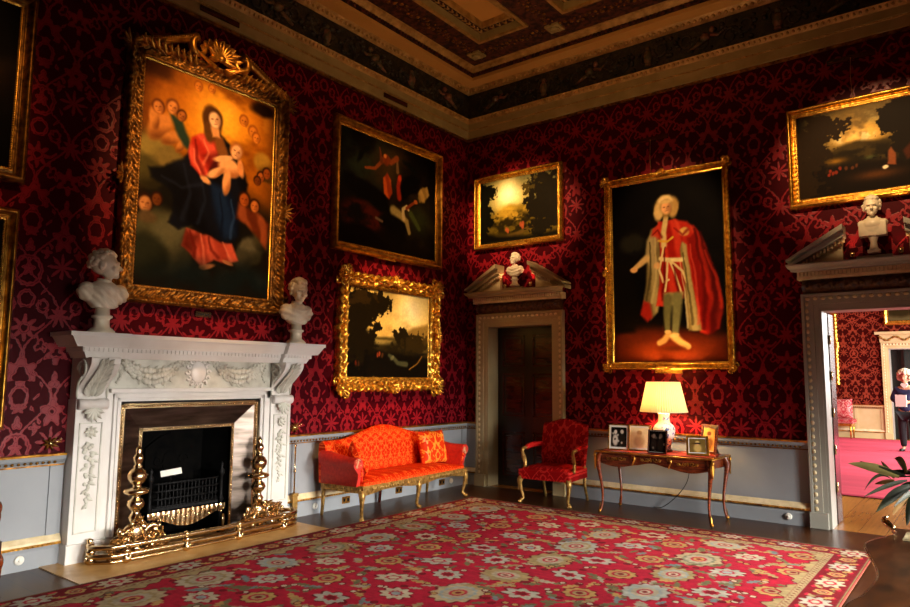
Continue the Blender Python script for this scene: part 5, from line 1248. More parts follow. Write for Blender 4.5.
# ================================================================ busts
def make_bust(name, label, loc, rz, style, turn=0.0, tilt=0.0, sc=1.0, mat='statuary', group=None):
    t = thing(name, label, 'bust', loc, rz, group)
    g = G(); H = Matrix.Translation((0, -.005, .50)) @ Euler((R(tilt), 0, R(turn))).to_matrix().to_4x4() @ Matrix.Scale(1.25, 4) @ Matrix.Translation((0, 0, -.50))
    g.ell((0, .0, .36), (.165, .10, .15), 24, 16); g.ell((0, -.02, .40), (.14, .095, .09), 24, 16)
    if style != 'herm':
        for s in (-1, 1): g.ell((s*.15, .01, .385), (.085, .08, .095), 20, 12)
        g.ell((0, -.02, .29), (.13, .085, .10), 20, 12)
    else:
        g.box(-.165, -.085, .20, .165, .07, .43)
        for s in (-1, 1): g.ell((s*.12, .0, .42), (.065, .075, .05), 20, 12)
    g.tube([(0, .015, .40), (0, .008, .46), (0, .0, .52)], [.085, .068, .064], 16)
    g.T = H
    g.ell((0, .012, .635), (.080, .096, .092), 24, 18); g.ell((0, -.032, .585), (.058, .064, .070), 20, 14); g.ell((0, -.078, .540), (.026, .022, .022), 14, 10)
    g.tube([(0, -.088, .622), (0, -.104, .600), (0, -.117, .583)], [.010, .013, .017], 10); g.ell((0, -.083, .640), (.052, .018, .012), 14, 8)
    for s in (-1, 1): g.ell((s*.078, .012, .600), (.012, .022, .032), 10, 8); g.ell((s*.034, -.068, .592), (.026, .022, .024), 12, 8)
    g.ell((0, -.088, .560), (.024, .014, .007), 10, 6); g.ell((0, -.086, .552), (.022, .014, .007), 10, 6)
    rnd = random.Random(hash(style) % 7 if False else len(style)); 
    for i in range(150):   # curls
        a = rnd.uniform(0, 2*PI); e = rnd.uniform(-.35, 1.45); x = math.cos(e)*math.cos(a); y = math.cos(e)*math.sin(a); z = math.sin(e)
        if y < -.25 and z < .62: continue
        r = 1.02; g.ell((.082*x*r, .014+.098*y*r, .640+.094*z*r), (rnd.uniform(.014, .021),)*3, 7, 5)
    if style == 'bearded':
        for i in range(50): a = rnd.uniform(-1.2, 1.2); g.ell((.055*math.sin(a), -.035-.055*math.cos(a), rnd.uniform(.515, .56)), (.016,)*3, 6, 5)
    g.T = None
    tmp = g.build('bust_tmp', M[mat], None); md = tmp.modifiers.new('r', 'REMESH'); md.mode = 'VOXEL'; md.voxel_size = .0062; md.use_smooth_shade = True
    sm = tmp.modifiers.new('s', 'SMOOTH'); sm.iterations = 3; sm.factor = .5
    dg = bpy.context.evaluated_depsgraph_get(); dg.update(); me = bpy.data.meshes.new_from_object(tmp.evaluated_get(dg)); bpy.data.objects.remove(tmp)
    n = len(me.vertices); co = np.zeros(n*3); me.vertices.foreach_get('co', co); co = co.reshape(-1, 3); no = np.zeros(n*3); me.vertices.foreach_get('normal', no); no = no.reshape(-1, 3)
    Hi = np.array(H.inverted()); hc = co @ Hi[:3, :3].T+Hi[:3, 3]; hn = no @ Hi[:3, :3].T
    def push(c, r, amt):
        d = ((hc-np.array(c))/np.array(r)); return (np.exp(-(d*d).sum(1))*amt)[:, None]
    D = np.zeros((n, 3))
    for s in (-1, 1):
        D += no*push((s*.030, -.098, .617), (.016, .03, .011), -.013); D += no*push((s*.030, -.084, .617), (.010, .02, .007), .006)
        D += no*push((s*.026, -.085, .57), (.012, .03, .02), -.005)
    D += no*push((0, -.10, .556), (.026, .03, .0035), -.006)
    # drapery: diagonal folds over the chest
    low = sstep(.46, .42, co[:, 2])
    if style == 'herm': f = np.sin((co[:, 0]*1.0)*60)*.3
    else: f = np.sin((co[:, 2]*.9+(co[:, 0])*(.9 if style == 'draped' else -.3*np.sign(co[:, 0])))*95+8*co[:, 0]**2)
    D += no*((low*f*.0065)[:, None])*(1 if style != 'herm' else .3)
    co = co+D
    # cut the chest off in a curve
    zc = .235+.55*co[:, 0]**2*(1 if style != 'herm' else 0); zc = np.minimum(zc, .33); co[:, 2] = np.maximum(co[:, 2], zc)
    me.vertices.foreach_set('co', co.ravel()); me.update(); me.polygons.foreach_set('use_smooth', [True]*len(me.polygons))
    me.materials.clear(); me.materials.append(M[mat]); o = bpy.data.objects.new('figure', me); COL.objects.link(o); o.parent = t
    g = G()
    if style == 'herm':
        g.box(-.075, -.06, .0, .075, .06, .04); g.lathe([(.07, .04), (.05, .07), (.04, .15), (.055, .20), (.07, .25)], (0, 0, 0), 20)
    else: g.lathe([(.118, 0), (.118, .018), (.108, .03), (.092, .045), (.070, .06), (.066, .125), (.072, .14), (.090, .15), (.092, .165), (.066, .175), (.060, .25)], (0, 0, 0), 28)
    g.build('socle', M[mat], t)
    t.scale = (sc, sc, sc); return t
make_bust('marble_bust', 'marble bust of a curly-haired draped man facing right, on the left end of the mantel', (.25, -5.52, 1.905), LW, 'draped', 58, 0, .90)
make_bust('marble_bust', 'smaller marble bust of a youth looking down, on the right end of the mantel', (.25, -3.44, 1.905), LW, 'youth', -12, 14, .90)
make_bust('marble_bust', 'small white bust standing in the broken pediment of the closed door', (.955, -.14, 2.855), 0, 'tall', -10, 0, .60)
make_bust('stone_bust', 'laurelled stone bust standing in the broken pediment of the open doorway', (5.35, -.175, 2.855), 0, 'herm', 4, 8, .74)
for a, zz, wl, lb in ((.74, 2.85, 'd1', 'left of the small bust in the closed door pediment'), (1.17, 2.85, 'd1', 'right of the small bust in the closed door pediment'), (5.14, 2.85, 'd2', 'left of the stone bust over the open doorway'), (5.57, 2.85, 'd2', 'right of the stone bust over the open doorway')):
    t = thing('uplighter', 'little brass lamp '+lb, 'lamp', (a, -.065, zz), 0)
    g = G(); g.lathe([(.022, 0), (.026, .02), (.03, .05), (.027, .05), (.02, .02)], (0, 0, 0), 12, cap=False); g.build('lamp_cup', M['brass'], t); g = G(); g.ell((0, 0, .035), .014, 8, 6); g.build('bulb', M['white'], t)
    lo = lamp('uplighter_bulb', 'SPOT', (a, -.065, zz+.055), 4 if wl == 'd1' else 1.6, (1, .5, .22), (a, -.03, 3.4), spot_size=R(95), spot_blend=.9, shadow_soft_size=.02)
# ================================================================ carpet
CC = weave_carpet(4.50, 7.1, .009)
ny_, nx_ = CC.shape[:2]; P = np.zeros((ny_, nx_, 3)); P[..., 0] = np.linspace(.80, 5.30, nx_)[None, :]; P[..., 1] = (-.94-np.linspace(0, 7.1, ny_))[:, None]
P[..., 2] = .0165; P[0, :, 2] = P[-1, :, 2] = P[:, 0, 2] = P[:, -1, 2] = .0085
tag(color_grid('carpet', P, CC, M['pile']), 'large red oriental carpet with pale flower medallions and a dark red border', 'carpet')
g = G(); rnd = random.Random(1)
n1, n2 = 50, 120; P = np.zeros((n1, n2, 3)); P[..., 0] = np.linspace(1.9, 8.6, n1)[:, None]; P[..., 1] = np.linspace(2.45, 13.2, n2)[None]; P[..., 2] = .012
yy = P[..., 1]; xx = P[..., 0]; cc = hexc('#c0485c')[None, None]*(.82+.3*fbm(yy*3.1, xx*.35, 3, 4)[..., None]); e = (np.minimum(yy-2.45, 13.2-yy) < .12); cc = np.where(e[..., None], hexc('#a02840'), cc)
tag(color_grid('next_room_carpet', P, cc, M['pile']), 'plain pink-red carpet on the floor of the next room', 'carpet')

# ================================================================ camel-back sofa
def cabriole(g, x, y, h, sx, sy, r=.03, top=None, claw=True):
    top = top or h
    pts = bez([(x, y, h), (x+sx*.018, y+sy*.018, h*.82), (x+sx*.005, y+sy*.005, h*.5), (x-sx*.012, y-sy*.012, h*.2), (x+sx*.008, y+sy*.008, .035)], 5)
    g.tube(pts, lerps([r*1.35, r*1.25, r*.85, r*.62, r*.62, r*.7], len(pts)), 10)
    g.ell((x+sx*.015, y+sy*.015, .022), (r*.95, r*.95, .022), 10, 6)
    for i in range(3): a = math.atan2(sy, sx)+(i-1)*.7; g.ell((x+sx*.015+math.cos(a)*r*.8, y+sy*.015+math.sin(a)*r*.8, .02), (r*.35, r*.35, .018), 6, 4)
    if sx: g.leaf((x+sx*.03, y+sy*.03, h*.95), (x+sx*.02, y+sy*.03, h*.5), r*.7, .006, .004, (sx, sy, 0))
M['worn'] = nmat('worn_fabric', '#b8341c', '#b89068', 22, .8, lo=.5, hi=.6)
SF = thing('camelback_sofa', 'orange-red damask camel-back sofa with gilt cabriole legs under the carved landscape', 'sofa', (.40, -1.93, 0), LW+R(3))
W2 = 1.0
def back_h(x):
    f = abs(x)/W2; return .825+.135*(0.5+.5*math.cos(PI*min(1, f/.80)))
g = G(); n = 60; prof = [(-1, 0), (-.9, .3), (-1, .62), (-.7, .9), (-.0, 1.0), (.7, .93), (1, .7), (1, 0)]
P = np.zeros((n, len(prof)*2-1, 3)); pp = [prof[0]]
for i in range(1, len(prof)): pp += [((prof[i-1][0]+prof[i][0])/2, (prof[i-1][1]+prof[i][1])/2), prof[i]]
for i in range(n):
    x = -W2-.02+(2*W2+.04)*i/(n-1); h = back_h(x)
    for j, (a, b) in enumerate(pp): P[i, j] = (x, .245+a*.065+.03*(b), .36+(h-.36)*b)
g.grid(P)
for i in (0, n-1): g.add(P[i], [tuple(range(len(pp)))])
g.build('backrest', M['sofa_fab'], SF)
g = G(); P = np.zeros((40, 14, 3))
for i in range(40):
    for j in range(14):
        u = -1+2*i/39; v = j/13; x = u*.955; y = .2-.53*v; cr = (1-u**6)*(1-(abs(2*v-1))**6)
        P[i, j] = (x, y-.0, .395+.055*cr)
g.grid(P); g.box(-.97, -.33, .365, .97, .20, .41); g.build('seat', M['sofa_fab'], SF, .008)
def sofa_arm(s):
    g = G(); sec = [(-.05, .365), (-.05, .50), (-.055, .56), (-.065, .60), (-.05, .645), (-.015, .672), (.035, .672), (.075, .645), (.088, .605), (.07, .565), (.045, .545), (.04, .50), (.035, .365)]
    m = 16; P = np.zeros((m, len(sec)+1, 3))
    for i in range(m):
        f = i/(m-1); y = .27-.57*f; lift = .05*(1-sstep(0, .75, f)); fl = .0+.03*sstep(.5, 1, f)
        for j, (a, b) in enumerate(sec+[sec[0]]): P[i, j] = (s*(W2-.01+a*1.0+fl*(b > .5)), y+(.03 if b < .5 and f > .9 else 0), b+(lift*(b-.36)/.3 if b > .36 else 0))
    g.grid(P)
    for i in (0, m-1): g.add(P[i, :-1], [tuple(range(len(sec)))])
    a = g.build('arm', M['plain_red'], SF)
    g = G(); g.tube(scroll((s*(W2+.035), .607), .062, 1.2, PI, s, 20, y=-.302), lerps([.010, .006], 20), 6); g.ell((s*(W2+.035), -.300, .607), (.045, .008, .045), 12, 6); g.build('scroll_facing', M['worn'], a)
    g = G(); g.tube([(s*(W2-.035), -.275, .40), (s*(W2-.03), -.30, .5), (s*(W2-.015), -.303, .56)], .012, 6); g.build('welting', M['sofa_fab'], a)
sofa_arm(-1); sofa_arm(1)
g = G()   # gilt seat rail with shaped carved apron
n = 120; P = np.zeros((n, 5, 3))
for i in range(n):
    x = -1.0+2.0*i/(n-1); dz = .025*abs(math.cos(PI*x/1.0))**2
    zb = .292-.02*math.cos(PI*2*abs(x))+.0
    for j in range(5):
        v = j/4; P[i, j] = (x, -.345-.010*math.sin(PI*v)-.006*math.sin(x*90)*math.sin(PI*v), .372+(zb-.372)*v)
g.grid(P); g.box(-1.0, -.335, .30, 1.0, -.31, .372); g.box(-1.0, .28, .30, 1.0, .30, .372)
for s in (-1, 1):
    g.box(s*.98, -.335, .295, s*1.0, .3, .372)
    for i in range(14): g.ell((s*1.003, -.30+i*.043, .335), (.008, .016, .022), 6, 4)
for i in range(46): g.ell((-.98+i*.0436, -.357, .335), (.013, .008, .022), 6, 4)
g.build('seat_rail', M['gilt_rub'], SF)
for x in (-.98, 0, .98):
    g = G(); cabriole(g, x, -.315, .31, (0 if x == 0 else (1 if x > 0 else -1)), -1, .03); g.build('leg', M['gilt_rub'], SF)
for x in (-.98, 0, .98):
    g = G(); g.tube([(x, .27, .31), (x, .275, .15), (x, .29, .0)], [.026, .02, .017], 8); g.build('leg', M['mahog'] if x == 0 else M['gilt_rub'], SF)
def cushion(name, label, loc, rot, w, h, th, mat, par=None):
    g = G(); n = 22
    for s in (-1, 1):
        P = np.zeros((n, n, 3))
        for i in range(n):
            for j in range(n):
                u = -1+2*i/(n-1); v = -1+2*j/(n-1); e = ((1-u**4)*(1-v**4))**.55
                px = u*w/2*(1-.07*(1-abs(v)**3)*abs(u)**3); pz = v*h/2*(1-.07*(1-abs(u)**3)*abs(v)**3)
                P[i, j] = (px, s*(th/2*e+.002)+.004*math.sin(u*7+v*5)*e, pz)
        g.grid(P)
    o = g.build(name, mat, par); o.location = loc; o.rotation_euler = rot; return o
mcush = damask_mat('cushion_damask', 'X', 0.0, '#cc3410', '#f0902c', scale=.62, z0=-.125, r0=.45, r1=.35)
c = cushion('cushion', '', (.34, -1.20, .64), (R(-14), 0, LW-R(2)), .50, .44, .16, mcush); tag(c, 'square orange cushion with a gold medallion at the right end of the sofa', 'cushion', 'cushions on the sofa')
c = cushion('cushion', '', (.46, -2.66, .60), (R(-24), R(20), LW+R(48)), .44, .40, .14, M['sofa_fab']); tag(c, 'orange-red cushion lying tilted against the left arm of the sofa', 'cushion', 'cushions on the sofa')

# ================================================================ armchair
def make_chair(name, label, loc, rz, fab, wood, sc=1.0):
    t = thing(name, label, 'armchair', loc, rz)
    g = G(); n = 22; P = np.zeros((n, 13, 3))
    for i in range(n):
        x = -.30+.60*i/(n-1); f = abs(x)/.30; h = .955+.03*math.cos(PI*f)-.0
        for j in range(13):
            v = j/12; a = 2*PI*v; cy, cz = .055*math.cos(a), .5*(1-math.sin(a))
        pts = [(.05, 0), (.055, .3), (.05, .7), (.04, .93), (.0, 1.0), (-.035, .96), (-.055, .8), (-.065, .5), (-.055, .2), (-.03, 0), (.0, 0), (.03, 0), (.05, 0)]
        for j, (a, b) in enumerate(pts):
            hh = .42+(h-.42)*b; P[i, j] = (x*(1-.04*(1-b)), .25+a*(1-.25*f**4)+.10*b, hh)
    g.grid(P)
    for i in (0, n-1): g.add(P[i, :-1], [tuple(range(12))])
    g.build('backrest', fab, t)
    g = G(); P = np.zeros((20, 20, 3))
    for i in range(20):
        for j in range(20):
            u, v = -1+2*i/19, -1+2*j/19; P[i, j] = (u*.335*(1-.06*(v+1)/2), v*.29-.02, .395+.05*((1-u**6)*(1-v**6)))
    g.grid(P)
    g.prism([(-.335, -.31), (.335, -.31), (.315, .27), (-.315, .27)], .29, .40, lambda a, b, z: (a, b, z)); g.build('seat', fab, t, .012)
    for s in (-1, 1):
        g = G(); g.tube(bez([(s*.30, .27, .665), (s*.325, .12, .665), (s*.335, -.02, .655), (s*.335, -.10, .64)], 5), lerps([.03, .036, .036, .03], 16), 10); ar = g.build('arm_pad', fab, t)
        g = G(); g.tube(bez([(s*.335, -.08, .635), (s*.338, -.17, .635), (s*.335, -.20, .60), (s*.33, -.16, .54), (s*.325, -.14, .47), (s*.325, -.17, .38)], 5), lerps([.018, .022, .02, .018, .02, .026], 26), 8)
        g.leaf((s*.335, -.21, .6), (s*.33, -.16, .45), .022, .006, .006, (0, -1, 0)); g.build('arm_support', wood, t)
    for x, y in ((-.305, -.275), (.305, -.275)):
        g = G(); cabriole(g, x, y, .31, 1 if x > 0 else -1, -1, .028); g.build('leg', wood, t)
    for s in (-1, 1):
        g = G(); g.tube([(s*.28, .25, .42), (s*.28, .26, .2), (s*.285, .33, .0)], [.024, .02, .017], 8); g.build('leg', wood, t)
    t.scale = (sc, sc, sc); return t
AC = make_chair('armchair', 'crimson armchair with gilt arms and legs standing beside the closed door', (1.77, -.485, 0), R(4), M['chair_fab'], M['gilt_rub'], 1.04)

# ================================================================ writing table
TB = thing('writing_table', 'kingwood writing table with gilt bronze mounts and red leather top under the portrait', 'table', (3.16, -.47, 0), 0)
tw, td, th = 1.36, .62, .715
def top_outline(w, d):
    o = []
    for i in range(41): x = -w/2+w*i/40; o.append((x, -d/2-.018*math.cos(x/w*2*PI*1.0)))
    for i in range(41): x = w/2-w*i/40; o.append((x, d/2))
    return o
g = G(); g.prism(top_outline(tw, td), th-.028, th, lambda a, b, z: (a, b, z)); g.build('tabletop', M['walnut'], TB, .003)
g = G(); g.prism(top_outline(tw-.14, td-.14), th, th+.0025, lambda a, b, z: (a, b, z)); g.build('leather_inset', M['leather'], TB)
g = G(); o_ = [(a, b, th-.012) for a, b in top_outline(tw+.006, td+.006)]; g.tube(o_, .009, 6, closed=True); g.build('bronze_edge', M['gilt'], TB)
g = G()
def apz(x):  # lower edge of the front apron
    q = abs(x); return .575+.035*(.5+.5*math.cos(PI*min(1, q/.21)))-(.0 if q < .21 else .035*math.sin(min(PI, (q-.21)/.42*PI)))
for yy_, s in ((-td/2+.03, -1), (td/2-.03, 1)):
    n = 60; P = np.zeros((n, 4, 3))
    for i in range(n):
        x = -.62+1.24*i/(n-1)
        for j, (dy, top) in enumerate(((0, 1), (0, 0), (-s*.02, 0), (-s*.02, 1))): P[i, j] = (x, yy_+dy, (th-.028) if top else apz(x))
    g.grid(P, False)
for s in (-1, 1): g.box(s*.62, -td/2+.04, .585, s*.60, td/2-.04, th-.028)
g.build('apron', M['walnut'], TB)
for k, (x0, x1) in enumerate(((-.60, -.225), (-.195, .195), (.225, .60))):
    z0_ = .592 if k != 1 else .62
    g = G(); g.box(x0, -td/2+.015, z0_, x1, -td/2+.03, th-.036); dr = g.build('drawer', M['walnut'], TB, .004)
    g = G(); cxx = (x0+x1)/2; zc_ = (z0_+th-.036)/2; y_ = -td/2+.010
    for s in (-1, 1):
        g.tube(scroll((cxx+s*.045, zc_), .024, 1.1, 0, s, 14, y=y_), lerps([.005, .003], 14), 5); g.tube(scroll((cxx+s*.10, zc_-.003), .018, 1.1, PI, -s, 12, y=y_), lerps([.005, .003], 12), 5)
        g.tube(bez([(cxx+s*.02, y_-.002, zc_+.012), (cxx+s*.06, y_-.012, zc_-.016), (cxx+s*.12, y_-.004, zc_+.008)], 5), .004, 5)
    g.ell((cxx, y_, zc_), (.016, .006, .020), 10, 6); g.build('bronze_handle', M['gilt'], dr)
for x in (-.21, .21):
    g = G()
    g.tube(scroll((x, .665), .022, 1.1, PI/2, 1, 14, y=-td/2+.012), lerps([.010, .005], 14), 6); g.tube(bez([(x, -td/2+.01, .69), (x+.02, -td/2+.005, .65), (x, -td/2+.008, .60), (x-.01, -td/2+.01, .57)], 5), lerps([.012, .008], 16), 6)
    g.build('scroll_mount', M['gilt'], TB)
for sx in (-1, 1):
    for sy in (-1, 1):
        x, y = sx*.625, sy*(td/2-.045)
        g = G(); pts = bez([(x, y, .685), (x+sx*.028, y+sy*.02, .60), (x+sx*.012, y+sy*.01, .46), (x-sx*.012, y-sy*.008, .25), (x-sx*.008, y-sy*.004, .10), (x+sx*.014, y+sy*.012, .015)], 6)
        g.tube(pts, lerps([.036, .036, .026, .018, .014, .013, .016], len(pts)), 10); lg = g.build('leg', M['walnut'], TB)
        g = G(); g.leaf((x+sx*.05, y+sy*.04, .70), (x+sx*.045, y+sy*.035, .50), .026, .008, .006, (sx, sy, 0)); g.ell((x+sx*.055, y+sy*.042, .665), (.018, .018, .026), 8, 6)
        g.tube(scroll((x+sx*.03, .60), .02, 1, PI/2, sx, 12, y=y+sy*.045), lerps([.007, .003], 12), 5)
        g.build('corner_mount', M['gilt'], lg)
        g = G(); g.ell((x+sx*.016, y+sy*.014, .022), (.022, .022, .022), 8, 6); g.leaf((x+sx*.02, y+sy*.02, .02), (x+sx*.008, y+sy*.004, .12), .012, .004, 0, (sx, sy, 0)); g.build('foot_mount', M['gilt'], lg)
# lamp
LP = thing('table_lamp', 'white porcelain table lamp with a pleated cream shade, lit, on the writing table', 'lamp', (3.165, -.36, th+.0025), 0)
g = G(); g.lathe([(.088, 0), (.092, .015), (.084, .02), (.074, .025)], (0, 0, 0), 24); g.build('wooden_base', M['mahog'], LP)
mp_, nt, b = base_mat('blue_and_white_porcelain', '#e8e6e0', .12); N = NodeMath(nt); tc = nt.nodes.new('ShaderNodeTexCoord')
nz = nt.nodes.new('ShaderNodeTexNoise'); nz.inputs['Scale'].default_value = 26; nz.inputs['Detail'].default_value = 3; nt.links.new(tc.outputs['Object'], nz.inputs['Vector']); sp = nt.nodes.new('ShaderNodeSeparateXYZ'); nt.links.new(tc.outputs['Object'], sp.inputs[0])
msk = N.mul(N.step(N.sub(nz.outputs['Fac'], .54), .02), N.step(N.sub(sp.outputs['X'], .012), .01)); mx = nt.nodes.new('ShaderNodeMix'); mx.data_type = 'RGBA'; nt.links.new(msk, mx.inputs[0]); mx.inputs[6].default_value = lin('#ece8e0'); mx.inputs[7].default_value = lin('#5a70a8'); nt.links.new(mx.outputs[2], b.inputs['Base Color'])
g = G(); g.lathe([(.070, .025), (.074, .035), (.078, .06), (.094, .12), (.114, .18), (.126, .23), (.126, .26), (.108, .295), (.078, .325), (.066, .345), (.062, .41), (.070, .435), (.064, .44), (.02, .443)], (0, 0, 0), 32); g.build('porcelain_vase', mp_, LP)
g = G(); g.tube([(0, 0, .44), (0, 0, .52)], .008, 8); g.lathe([(.02, .45), (.02, .51), (.012, .515)], (0, 0, 0), 12)
for i in range(3): a = i*2*PI/3; g.tube([(0, 0, .78), (.165*math.cos(a), .165*math.sin(a), .80)], .003, 5)
g.tube([(0, 0, .62), (0, 0, .78)], .004, 6); g.ell((0, 0, .79), .012, 8, 6)
g.build('fitting', M['brass'], LP)
ms, nt, b = base_mat('pleated_silk', '#f4e6bc', .8); out = nt.nodes['Material Output']
tr = nt.nodes.new('ShaderNodeBsdfTranslucent'); tr.inputs[0].default_value = lin('#ffe2a0'); df = nt.nodes.new('ShaderNodeBsdfDiffuse'); df.inputs[0].default_value = lin('#f4e2b4'); mxs = nt.nodes.new('ShaderNodeMixShader'); mxs.inputs[0].default_value = .075
nt.links.new(df.outputs[0], mxs.inputs[1]); nt.links.new(tr.outputs[0], mxs.inputs[2]); nt.links.new(mxs.outputs[0], out.inputs[0])
g = G(); n = 58*4; P = np.zeros((n+1, 9, 3))
for i in range(n+1):
    a = 2*PI*i/n; w_ = [0, 1, .3, -.8][i % 4]*.008
    for j in range(9):
        f = j/8; r = .265+(.185-.265)*f**.93+w_; P[i, j] = (r*math.cos(a), r*math.sin(a), .455+.345*f)
g.grid(P); g.build('lamp_shade', ms, LP)
g = G()
for r, z in ((.267, .455), (.187, .80)): g.tube([(r*math.cos(2*PI*i/48), r*math.sin(2*PI*i/48), z) for i in range(48)], .004, 6, closed=True)
g.build('shade_trim', M['white'], LP)
mb, nt, b = base_mat('lit_bulb', '#fff0d0', .5); b.inputs['Emission Color'].default_value = (1, .72, .38, 1); b.inputs['Emission Strength'].default_value = 6
g = G(); g.ell((0, 0, .565), (.03, .03, .045), 12, 8); g.build('bulb', mb, LP)
lamp('table_lamp_light', 'POINT', (3.165, -.36, th+.63), 62, (1, .64, .30), shadow_soft_size=.045)
# lamp flex
g = G(); g.tube(bez([(3.36, -.135, .66), (3.36, -.13, .45), (3.30, -.12, .30), (3.17, -.10, .15), (3.02, -.09, .03), (2.9, -.08, .012)], 8), .005, 6)
tag(g.build('lamp_flex', M['black']), 'thin dark flex hanging behind the writing table to the floor', 'cable')

# framed photographs
def photo_blob(w, h, kind, seed):
    bw = {'bw': ('#16120e', '#cfc6b4'), 'dark': ('#0c0806', '#6a5c50'), 'pale': ('#e4d4a8', '#b08c60'), 'warm': ('#d8a858', '#5a2c14'), 'gold': ('#6a5428', '#d8b468')}[kind]
    p = Paint(w, h, .004, bw[0]); rnd = random.Random(seed)
    if kind in ('bw', 'dark'):
        p.blob(p.ar*.28, .35, .15, .3, bw[1] if kind == 'bw' else '#2a201a'); p.blob(p.ar*.70, .35, .17, .34, '#241c16'); p.blob(p.ar*.28, .76, .09, .11, '#d8ccb8' if kind == 'bw' else '#8a7868'); p.blob(p.ar*.70, .78, .09, .11, '#cabda8' if kind == 'bw' else '#6a5a4c')
        for i in range(9): p.blob(rnd.random()*p.ar, rnd.random()*.8, .05, .06, rnd.choice([bw[1], '#302820', '#8a8070']), 0, .4, .8)
    else:
        p.blob(p.ar*.5, .32, .26, .3, bw[1], 0, .4, .7); p.blob(p.ar*.5, .68, .12, .15, '#c89468' if kind != 'pale' else '#d0b080'); p.blob(p.ar*.5, .76, .13, .09, bw[1], 0, .3, .8)
    p.grain(.1); return p
def photo(label, loc, rz, w, h, rw, fmat, mat_border, kind, lean=12, seed=1):
    t = thing('photo_frame', label, 'photo frame', loc, rz, 'photo frames on the writing table')
    T = Matrix.Translation((0, 0, 0)) @ Euler((R(-lean), 0, 0)).to_matrix().to_4x4()
    g = G(); g.T = T
    for a, b, c, d in ((-w/2, 0, -w/2+rw, h), (w/2-rw, 0, w/2, h), (-w/2+rw, 0, w/2-rw, rw), (-w/2+rw, h-rw, w/2-rw, h)): g.box(a, -.012, b, c, .006, d)
    g.build('frame', fmat, t, .002)
    g = G(); g.T = T; g.box(-w/2+rw*.8, -.003, rw*.8, w/2-rw*.8, .004, h-rw*.8); g.build('mount', M['white'], t)
    p = photo_blob(w-2*rw-2*mat_border, h-2*rw-2*mat_border, kind, seed); m, n = p.C.shape[:2]; P = np.zeros((m, n, 3)); hw = w/2-rw-mat_border
    P[..., 0] = np.linspace(-hw, hw, n)[None]; P[..., 2] = np.linspace(rw+mat_border, h-rw-mat_border, m)[:, None]; P[..., 1] = -.0045
    Mx = np.array(T)[:3, :3]; P = P @ Mx.T; color_grid('photograph', P, p.C, M['canvas'], t)
    g = G(); g.add([(-.03, .01+h*.12, h*.6), (.03, .01+h*.12, h*.6), (.035, .10+h*.12, 0.002), (-.035, .10+h*.12, .002)], [(0, 1, 2, 3)]); g.box(-.03, h*.11, h*.58, .03, h*.13+.012, h*.62); g.build('easel_strut', M['black'], t)
z_ = th+.0025
photo('white-bordered frame with a black and white couple photograph, leftmost on the table', (2.70, -.60, z_), R(6), .26, .30, .014, M['gilt_bright'], .022, 'bw', 8, 1)
photo('pale cream framed picture between the couple photograph and the lamp', (2.925, -.53, z_), R(6), .27, .30, .014, M['gilt_bright'], .02, 'pale', 8, 2)
photo('dark photograph in a thin dark frame standing in front of the lamp', (3.185, -.645, z_), R(-3), .225, .26, .01, M['mahog'], .004, 'dark', 8, 3)
photo('tall red-gold photograph frame at the right end of the writing table', (3.65, -.34, z_), R(-28), .25, .33, .032, M['walnut'], .008, 'warm', 10, 4)
photo('small gilt frame leaning back in front of the tall frame at the right end', (3.615, -.56, z_), R(20), .235, .22, .022, M['gilt'], .01, 'gold', 22, 5)

# ================================================================ sockets and outlets
def disc(label, wall, a, z):
    t = thing('floor_socket', label, 'socket', (.047, a, z) if wall == 'L' else (a, -.047, z), LW if wall == 'L' else 0, 'round white sockets on the skirting')
    g = G(); g.lathe([(.036, 0), (.036, -.010), (.030, -.016), (.010, -.017)], (0, 0, 0), 24, 'y'); g.build('plate', M['white'], t)
    g = G(); g.lathe([(.012, -.016), (.012, -.024), (.004, -.026)], (0, 0, 0), 12, 'y'); g.build('pin_cover', M['white'], t)
disc('round white socket on the skirting left of the fireplace', 'L', -5.95, .088)
disc('round white socket on the skirting just left of the sofa', 'L', -2.93, .088)
disc('round white socket on the skirting beyond the right end of the sofa', 'L', -.42, .088)
disc('round white socket on the skirting between writing table and open doorway', 'R', 4.40, .088)
for a, lb in ((-2.45, 'left'), (-1.52, 'middle'), (-.63, 'right')):
    t = thing('brass_outlet', lb+'most of the three brass outlets behind the sofa' if lb != 'middle' else 'middle one of the three brass outlets behind the sofa', 'outlet', (.0455, a, .092), LW, 'brass outlets behind the sofa')
    g = G(); g.box(-.062, -.008, -.04, .062, 0, .04); g.build('plate', M['gilt_old'], t, .003)
    for s in (-1, 1): g = G(); g.box(s*.03-.014, -.010, -.018, s*.03+.014, -.0075, .018); g.build('socket_face', M['iron'], t)
# ================================================================ foreground right: serpentine table with a plant, left edge: chair arm
ST = thing('serpentine_table', 'polished brown table with a scalloped brass-edged top, bottom right corner', 'table', (6.32, -4.75, 0), 0)
raw = [(-.60, 1.02), (-.56, .90), (-.60, .74), (-.648, .58), (-.652, .46), (-.60, .22), (-.552, .0), (-.535, -.18), (-.55, -.44), (-.58, -.62), (-.54, -.82), (-.44, -.94)]
edge = bez([(x, y, 0) for x, y in raw], 5); edge = [(x, y) for x, y, _ in edge]
out_ = edge+[(-x, y) for x, y in edge[::-1]]
g = G(); g.prism(out_, .725, .75, lambda a, b, z: (a, b, z)); g.build('tabletop', nmat('burr_walnut_top', '#1c0d06', '#4a2810', 6, .32, stretch=(3, 1, 1), Specular_IOR_Level=.3), ST, .004)
g = G(); g.tube([(a*1.004, b*1.004, .742) for a, b in out_], .008, 6, closed=True); g.build('brass_edge', M['brass'], ST)
g = G(); g.prism([(a*.86, b*.88) for a, b in out_], .62, .725, lambda a, b, z: (a, b, z)); g.build('apron', M['walnut'], ST)
